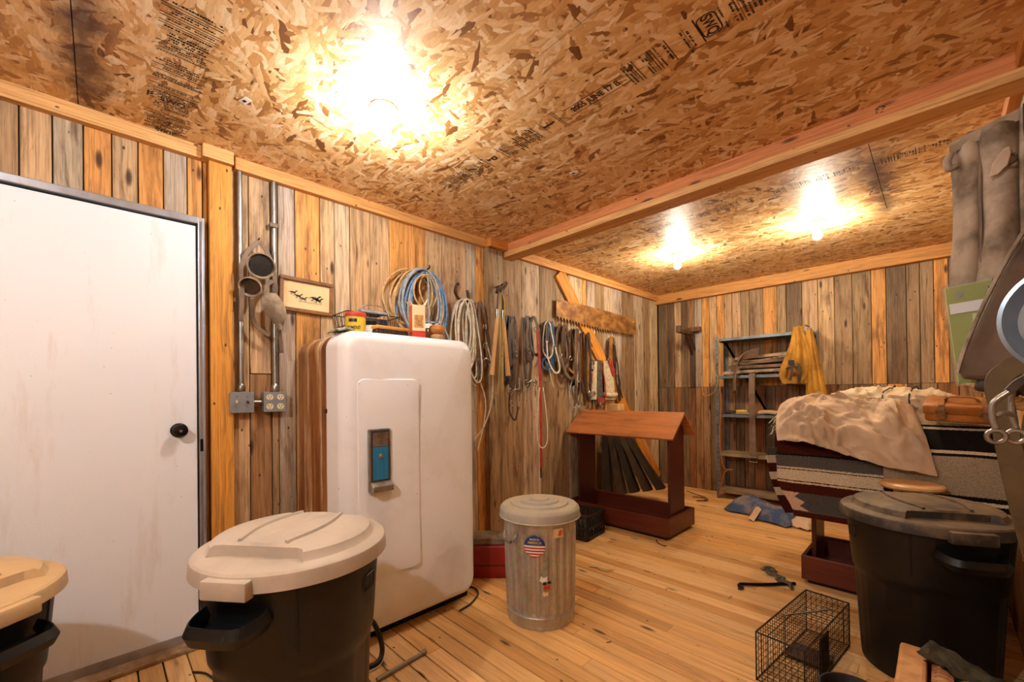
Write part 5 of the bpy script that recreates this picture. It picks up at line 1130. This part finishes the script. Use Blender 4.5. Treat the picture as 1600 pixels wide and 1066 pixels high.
m = MB(); m.tube(smoothpath([(.50, 1.58, .006), (.56, 1.63, .006), (.64, 1.60, .006), (.70, 1.50, .006), (.72, 1.40, .006)], 8), .005, 7); tag(m.build('power_cord', 'black_rubber', smooth=60), 'black power cord on the floor at the refrigerator foot', 'cord')
m = MB(); m.tube(smoothpath([(.30, .28, .005), (.36, .32, .006), (.50, .35, .006), (.62, .37, .006), (.70, .33, .005)], 8), .0045, 7); tag(m.build('floor_cable', 'black_rubber', smooth=60), 'dark cable on the floor below the white door', 'cable')
m = MB(); m.tube(smoothpath([(.885, 2.385, .006), (.94, 2.405, .008), (.99, 2.415, .007), (1.035, 2.445, .006)], 6), .006, 6); m.tube(smoothpath([(.94, 2.405, .007), (.985, 2.39, .008), (1.03, 2.41, .006)], 6), .004, 6); tag(m.build('straw_wisp', 'straw', smooth=60), 'pale wisp of straw on the floor right of the galvanized can', 'straw')
m = MB(); m.tube(smoothpath([(.98, 3.17, .012), (1.01, 3.13, .006), (1.06, 3.10, .005), (1.10, 3.09, .012)], 5), .004, 6); tag(m.build('twig', 'rusty_iron', smooth=60), 'dark twig on the floor at the rack corner', 'twig')
m = MB(); m.tube(smoothpath([(.62, 4.75, .005), (.70, 4.80, .005), (.78, 4.72, .005), (.72, 4.62, .005), (.80, 4.70, .005), (.74, 4.82, .006), (.60, 4.90, .005), (.45, 5.0, .005)], 7), .004, 6); tag(m.build('wire_tangle', 'rusty_iron', smooth=60), 'thin wire tangle on the floor at the shelving foot', 'wire')
lrng = random.Random(12)
for k in range(26):
    x = lrng.uniform(.9, 2.4); y_ = lrng.uniform(.75, 3.6); a = lrng.uniform(0, PI); l = lrng.uniform(.012, .035)
    if (x - 1.045) ** 2 + (y_ - 1.7) ** 2 < .06 or (x > 1.95 and y_ > 1.4): continue
    m = MB(); m.tube(smoothpath([(0, 0, .0022), (l * .5 * cos(a), l * .5 * sin(a), .004), (l * cos(a + .4), l * sin(a + .4), .0022)], 3), .0018, 5)
    mt = lrng.choice(['straw', 'rusty_iron', 'dark_leather', 'pale_wood']); o = m.build('floor_chip', mt, loc=(x, y_, 0))
    ds = {'straw': 'tiny pale straw chip on the floorboards', 'rusty_iron': 'tiny rusty brown bark chip on the floorboards', 'dark_leather': 'tiny dark chip of bark on the floorboards', 'pale_wood': 'tiny yellowish wood chip on the floorboards'}[mt]; tag(o, ds, 'litter', ds[5:].replace(' on the floorboards', ' scattered on the floor'))

# ================================================================== GEAR HUNG ON THE RIGHT WALL
def wallhook(t, x, y_, z): 
    m = MB(); m.tube(smoothpath([(XR + .01, y_, z), (x, y_, z), (x - .012, y_, z + .018)], 4), .006, 8); return m.build('hook', 'rusty_iron', t)
t = thing('saddle_bag', 'dusty grey brown leather saddle bag with leaf shaped billet, hung on the right wall', 'saddle bag', (0, 1.62, 0))
wallhook(t, 2.66, .0, 1.835)
for x0, x1, z1, z0, yo in ((2.613, 2.657, 1.825, 1.37, -.01), (2.652, 2.712, 1.835, 1.36, -.03)):
    m = MB(); m.sheet(lambda u, v: (x0 + (x1 - x0) * u + .006 * sin(v * 5), yo - .035 * sin(PI * u) - .008 * nz(u * 3, v * 6, x0 * 9), z1 + (z0 - z1) * v), 12, 26, .012); m.build('pouch', 'dusty_leather', t, smooth=60)
m = MB(); m.sheet(lambda u, v: (2.602 + .118 * u, -.055 + .06 * v - .03 * sin(PI * v), 1.80 + .035 * u + .032 * sin(PI * v) - .008 * v), 18, 10, .010); m.build('top_strap', 'dusty_leather', t, smooth=60)
m = MB(); m.tube(smoothpath([(2.604, -.05, 1.80), (2.598, -.055, 1.785), (2.602, -.05, 1.765), (2.614, -.045, 1.77)], 5), .008, 8); m.build('rolled_edge', 'dusty_leather', t, smooth=60)
lf = [(2.668, 1.705), (2.672, 1.735), (2.69, 1.765), (2.700, 1.768), (2.702, 1.75), (2.697, 1.725), (2.682, 1.708)]
m = MB(); m.prism(lf, 1, -.088, -.082); lo_ = m.build('billet_tab', basic('pale_leather', 'b09a82', '97806a', 9, .65), t, bevel=.002)
m = MB(); ring(m, (2.698, -.084, 1.738), .012, .003, 'y'); m.build('ring', 'rusty_iron', lo_)
m = MB(); m.tube(smoothpath([(2.656, -.05, 1.82), (2.654, -.058, 1.6), (2.658, -.052, 1.38)], 6), .004, 6); m.build('seam_welt', 'worn_leather', t, smooth=60)
t = thing('dark_chaps', 'dark blue black leather hanging beside the grey saddle bag', 'leather', (0, 1.57, 0)); wallhook(t, 2.745, .02, 1.85)
m = MB(); m.sheet(lambda u, v: (2.730 + .085 * u, -.01 - .025 * sin(PI * u), 1.865 - .46 * v - .02 * u), 12, 22, .012); m.build('panel', 'blue_black_cloth', t, smooth=60)
m = MB(); m.tube(smoothpath([(2.722, -.012, 1.86), (2.720, -.02, 1.65), (2.722, -.012, 1.42)], 6), .005, 6); m.build('edge_binding', 'dusty_leather', t, smooth=60)
# blister pack
t = thing('blister_pack', 'green carded product in a clear plastic shell hung on the right wall', 'package', (2.609, 1.50, 1.205)); t.rotation_euler = (0, math.radians(-5), 0); t.scale = (.84, 1, .84)
MB().rbox((.062, 0, .145), (.122, .004, .285), .0018).build('card', 'green_card', t); MB().rbox((.062, -.006, .145), (.132, .008, .297), .004, 2).build('clear_shell', 'clear_plastic', t)
MB().rbox((.056, -.0035, .222), (.10, .002, .03), .0005).build('white_band', 'white_card', t); MB().rbox((.085, -.0035, .115), (.074, .002, .17), .0005).build('inset_card', basic('pale_green_card', 'c9cf9a'), t)
MB().lathe([(.0001, -.0052), (.016, -.0052), (.016, -.0042), (.0001, -.0042)], 24, (.082, 0, .168), axis=1).build('black_badge', 'black_label', t)
MB().rbox((.085, -.005, .128), (.05, .002, .035), .0008).build('picture_patch', basic('pic_patch', '3c4250', '6a665a', 30, .5), t); MB().rbox((.085, -.005, .075), (.05, .002, .04), .0008).build('picture_patch', 'picture_mix' if 'picture_mix' in MATS else basic('pic_patch2', '5a5f70', '30303a', 40, .5), t)
MB().lathe([(.0001, -.0045), (.008, -.0045), (.008, -.0036), (.0001, -.0036)], 16, (.028, 0, .262), axis=1).build('logo_dot', 'grey_paint', t); MB().box(.085, .105, -.0045, -.0036, .265, .270).build('hang_slot', 'socket_dark', t)
m = MB(); m.tube([(.275, 0, .275), (.095, 0, .275), (.095, -.02, .285)], .003, 6); m.build('hook', 'steel', t)
# stirrup fender
t = thing('stirrup_fender', 'thick brown leather stirrup fender sweeping down from the right wall', 'fender', (0, 1.40, 0))
pl = [(2.80, 1.62), (2.715, 1.535), (2.672, 1.435), (2.628, 1.305), (2.612, 1.252), (2.609, 1.228), (2.618, 1.219), (2.645, 1.214), (2.675, 1.219), (2.715, 1.25), (2.80, 1.36)]
m = MB(); m.prism(pl, 1, -.02, .035); m.build('fender', 'suede_brown', t, bevel=.010, smooth=50); 
MB().tube(smoothpath([(2.705, -.022, 1.525), (2.665, -.024, 1.43), (2.622, -.024, 1.30), (2.606, -.022, 1.232)], 6), .004, 6).build('edge_binding', 'dusty_leather', t, smooth=60)
m = MB(); m.tube([(2.79, .01, 1.55), (XR + .01, .01, 1.55)], .012, 8); m.build('hook', 'rusty_iron', t)
for k, (x, z, rx) in enumerate(((2.655, 1.20, .3), (2.675, 1.185, -.4), (2.695, 1.205, .8), (2.72, 1.19, .1))): MB().rbox((x, .0, z), (.045, .03, .028), .009, 3, Matrix.Rotation(rx, 3, 'Y')).build('leather_knot', 'dark_leather', t, smooth=50)
# pan
t = thing('metal_pan', 'round bluish metal pan hung by its rim on the right wall', 'pan', (2.729, 1.0, 1.297))
MB().lathe([(.0001, .018), (.06, .018), (.07, .014), (.082, -.004), (.088, -.007), (.089, -.010), (.084, -.011), (.078, -.002), (.066, .012), (.0001, .014)], 56, axis=1).build('dish', 'blue_pan', t, smooth=40)
MB().lathe([(.0001, .006), (.012, .008), (.018, .014), (.0001, .015)], 16, (0, 0, 0), axis=1).build('centre_boss', 'steel', t, smooth=40); m = MB(); m.tube([(.05, .014, .02), (.112, .014, .02)], .004, 6); m.build('hook', 'rusty_iron', t)
# curb bit
t = thing('curb_bit', 'steel curb bit with two ringed shanks hanging below the pan', 'bit', (2.658, 1.12, 1.19))
for s, yo in ((-.012, 0), (.012, .02)):
    m = MB(); m.tube(smoothpath([(s * .2 + .006, yo, .0), (s * .9 - .004, yo, -.02), (s * 1.0 - .004, yo, -.045), (s, yo, -.064)], 6), .0048, 8); ring(m, (s, yo, -.078), .011, .0038, 'y'); m.build('shank', 'steel', t, smooth=60)
MB().tube(smoothpath([(-.012, 0, -.042), (0, .005, -.036), (.010, .02, -.042)], 5), .004, 7).build('mouth_bar', 'steel', t, smooth=60)
MB().tube(smoothpath([(.004, .01, .0), (.02, .012, .02), (.05, .01, .03), (.10, .01, .035), (.176, .01, .035)], 6), .007, ref=(0, 1, 0), rt=.0025).build('leather_hanger', 'dark_leather', t, smooth=60)
# olive strap
t = thing('stirrup_leather', 'olive brown flat leather strap hanging on the right wall below the fender', 'strap', (0, 1.30, 0))
MB().tube(smoothpath([(2.82, .0, 1.262), (2.72, .0, 1.255), (2.664, 0, 1.22), (2.666, 0, 1.15), (2.680, 0, 1.03), (2.700, 0, .905), (2.712, .0, .84)], 8), .0185, ref=(0, -1, 0), rt=.003).build('strap', 'blade_olive', t, smooth=50)
m = MB(); m.tube(smoothpath([(2.70, -.006, .875), (2.69, -.01, .862), (2.70, -.012, .85), (2.725, -.008, .852), (2.74, -.004, .87)], 5), .004, 6); m.build('lace', 'brown_leather', t, smooth=60)
MB().rbox((2.722, 0, .77), (.04, .008, .14), .003).build('lower_strap', 'worn_leather', t)
# braided rope hank
t = thing('braided_rope', 'thick braided tan rope hank behind the stirrup fender', 'rope', (2.685, 1.95, 1.20))
for k in range(3):
    m = MB(); m.tube([(-.035 + .10 * i / 30 + .010 * cos(i * .75 + k * 2.1), .012 * sin(i * .75 + k * 2.1), .02 - .075 * i / 30 + .010 * sin(i * .75 + k * 2.1)) for i in range(31)], .0105, 8); m.build('strand', 'tan_rope', t, smooth=60)
m = MB(); m.tube(smoothpath([(-.035, 0, .02), (.0, .0, .06), (.07, 0, .08), (.145, 0, .08)], 6), .008, 8); m.build('rope_tail', 'tan_rope', t, smooth=60)
t = thing('rope_hank', 'brown hair rope hank hung low on the right wall', 'rope', (2.745, 1.45, .97))
for k in range(9):
    m = MB(); x = -.035 + .008 * k; m.tube(smoothpath([(x + .01, .01 * (k % 3), .22), (x - .004, -.015 + .012 * (k % 3), .12), (x + .006, .01 * (k % 2), .02), (x + .015, .015, -.01)], 5), .0055, 6); m.build('strand', ['brown_leather', 'tan_leather', 'worn_leather'][k % 3], t, smooth=60)
m = MB(); m.tube([(-.02, 0, .215), (XR - 2.745 + .01, 0, .215)], .006, 8); m.build('hook', 'rusty_iron', t)

# ================================================================== PRINT ON THE CEILING SHEETS
def stamp(parent, y0, w, xs, seed, dens=1.0, small=False):
    q = random.Random(seed); z = H - .0006
    for (a, b) in xs:
        m = MB(); x = a
        def quad(x0, x1, ya, yb_): m.add([(x0, ya, z), (x1, ya, z), (x1, yb_, z), (x0, yb_, z)], [(0, 1, 2, 3)])
        while x < b:
            k = q.random()
            if k < .16: quad(x, x + .0035, y0 - w / 2, y0 + w / 2); x += .012
            elif k < .26: quad(x, x + .0016, y0 - w / 2, y0 + w / 2); x += .008
            elif k < .34: x += .02
            else:
                hgt = q.choice((.006, .007, .009)); lw = w * q.uniform(.55, .98); yy = y0 - lw / 2
                while yy < y0 + lw / 2:
                    l = q.uniform(.003, .009)
                    if q.random() < .82 * dens:
                        sub = q.uniform(.6, 1.0)
                        quad(x, x + hgt * sub, yy, yy + l * .6); quad(x + hgt * .1, x + hgt, yy + l * .35, yy + l * .95)
                    yy += l + .0012
                x += hgt + q.uniform(.003, .006)
        o = m.build('stamp_print', 'ink_print', parent); o['kind'] = 'stuff'
def ctext(body, size, x, y_, read, parent):
    if read == '+x': R = Matrix(((1, 0, 0), (0, -1, 0), (0, 0, -1)))
    elif read == '+y': R = Matrix(((0, 1, 0), (1, 0, 0), (0, 0, -1)))
    else: R = Matrix(((0, -1, 0), (-1, 0, 0), (0, 0, -1)))
    return text_obj(body, size, 'ink_print', parent, Matrix.Translation((x, y_, H - .0007)) @ R.to_4x4(), 'stamp_lettering', squash=.8)
stamp(P_B, .225, .165, [(.05, .26), (.27, .43), (.47, .60), (.64, .90)], 3)
ctext('2005', .05, .035 + .02, .225, '-y', P_B); ctext('SWQ', .045, .325, .225, '+y', P_B); ctext('P', .05, .33, .15, '+y', P_B)
stamp(P_C, 1.49, .125, [(.52, .86), (1.02, 1.26), (1.73, 1.98), (2.085, 2.28)], 8)
ctext('2005 JUNE 17 B', .044, 1.575, 1.49, '+x', P_C); ctext('SWQ', .05, 2.045, 1.48, '+y', P_C); ctext('P', .08, .93, 1.49, '+y', P_C); ctext('I', .09, 1.32, 1.49, '+y', P_C)
m = MB()
for (xa, xb, ya, yb_) in ((1.43, 1.72, 1.462, 1.465), (1.43, 1.72, 1.516, 1.519), (1.005, 1.009, 1.43, 1.55), (.885, .889, 1.43, 1.55), (1.375, 1.378, 1.43, 1.55), (1.385, 1.388, 1.43, 1.55), (1.29, 1.292, 1.43, 1.55), (2.008, 2.013, 1.42, 1.545)): m.add([(xa, ya, H - .0006), (xb, ya, H - .0006), (xb, yb_, H - .0006), (xa, yb_, H - .0006)], [(0, 1, 2, 3)])
o = m.build('stamp_rules', 'ink_print', P_C); o['kind'] = 'stuff'
m = MB(); m.tube([(2.045 + p[0], 1.48 + p[1], H - .0006) for p in rrect(.030, .050, .018, 5)], .0022, ref=(0, 0, 1), rt=.0004, closed=True); m.build('stamp_ring', 'ink_print', P_C)
stamp(P_D, 3.03, .085, [(.25, .80), (.95, 1.25), (1.4, 1.75), (1.86, 2.28)], 12, .8); stamp(panels[5], 3.05, .085, [(2.37, 2.62)], 14, .8); stamp(P_E, 4.82, .075, [(.9, 1.3), (1.62, 2.05), (2.2, 2.4)], 15, .7)
m = MB(); m.add([(2.245, 2.4169, 2.395), (2.28, 2.4169, 2.395), (2.28, 2.4169, 2.43), (2.245, 2.4169, 2.43)], [(0, 1, 2, 3)])
bm8 = bpy.data.objects['trim_8']; q8 = random.Random(6); m = MB()
for k in range(14): x = 2.395 + q8.uniform(0, .03); z = 2.39 + q8.uniform(0, .034); m.add([(x, 2.4165, z), (x + q8.uniform(.003, .012), 2.4165, z + .001), (x + q8.uniform(.003, .01), 2.4165, z + .004), (x, 2.4165, z + .0035)], [(0, 1, 2, 3)])
o = m.build('grade_stamp', 'ink_print', bm8); o['kind'] = 'stuff'
for (x, y_, lab) in ((.548, .441, 'small white staple tag on the ceiling above the door post'), (1.145, 1.918, 'small white staple tag on the ceiling before the beam')):
    t = thing('price_tag', lab, 'tag', (x, y_, H - .0015), .3); MB().box(-.024, .024, -.014, .014, -.0005, .0008).build('paper', 'white_paint', t); MB().box(-.012, .004, -.006, .005, -.0012, -.0005).build('printed_mark', 'ink_print', t)
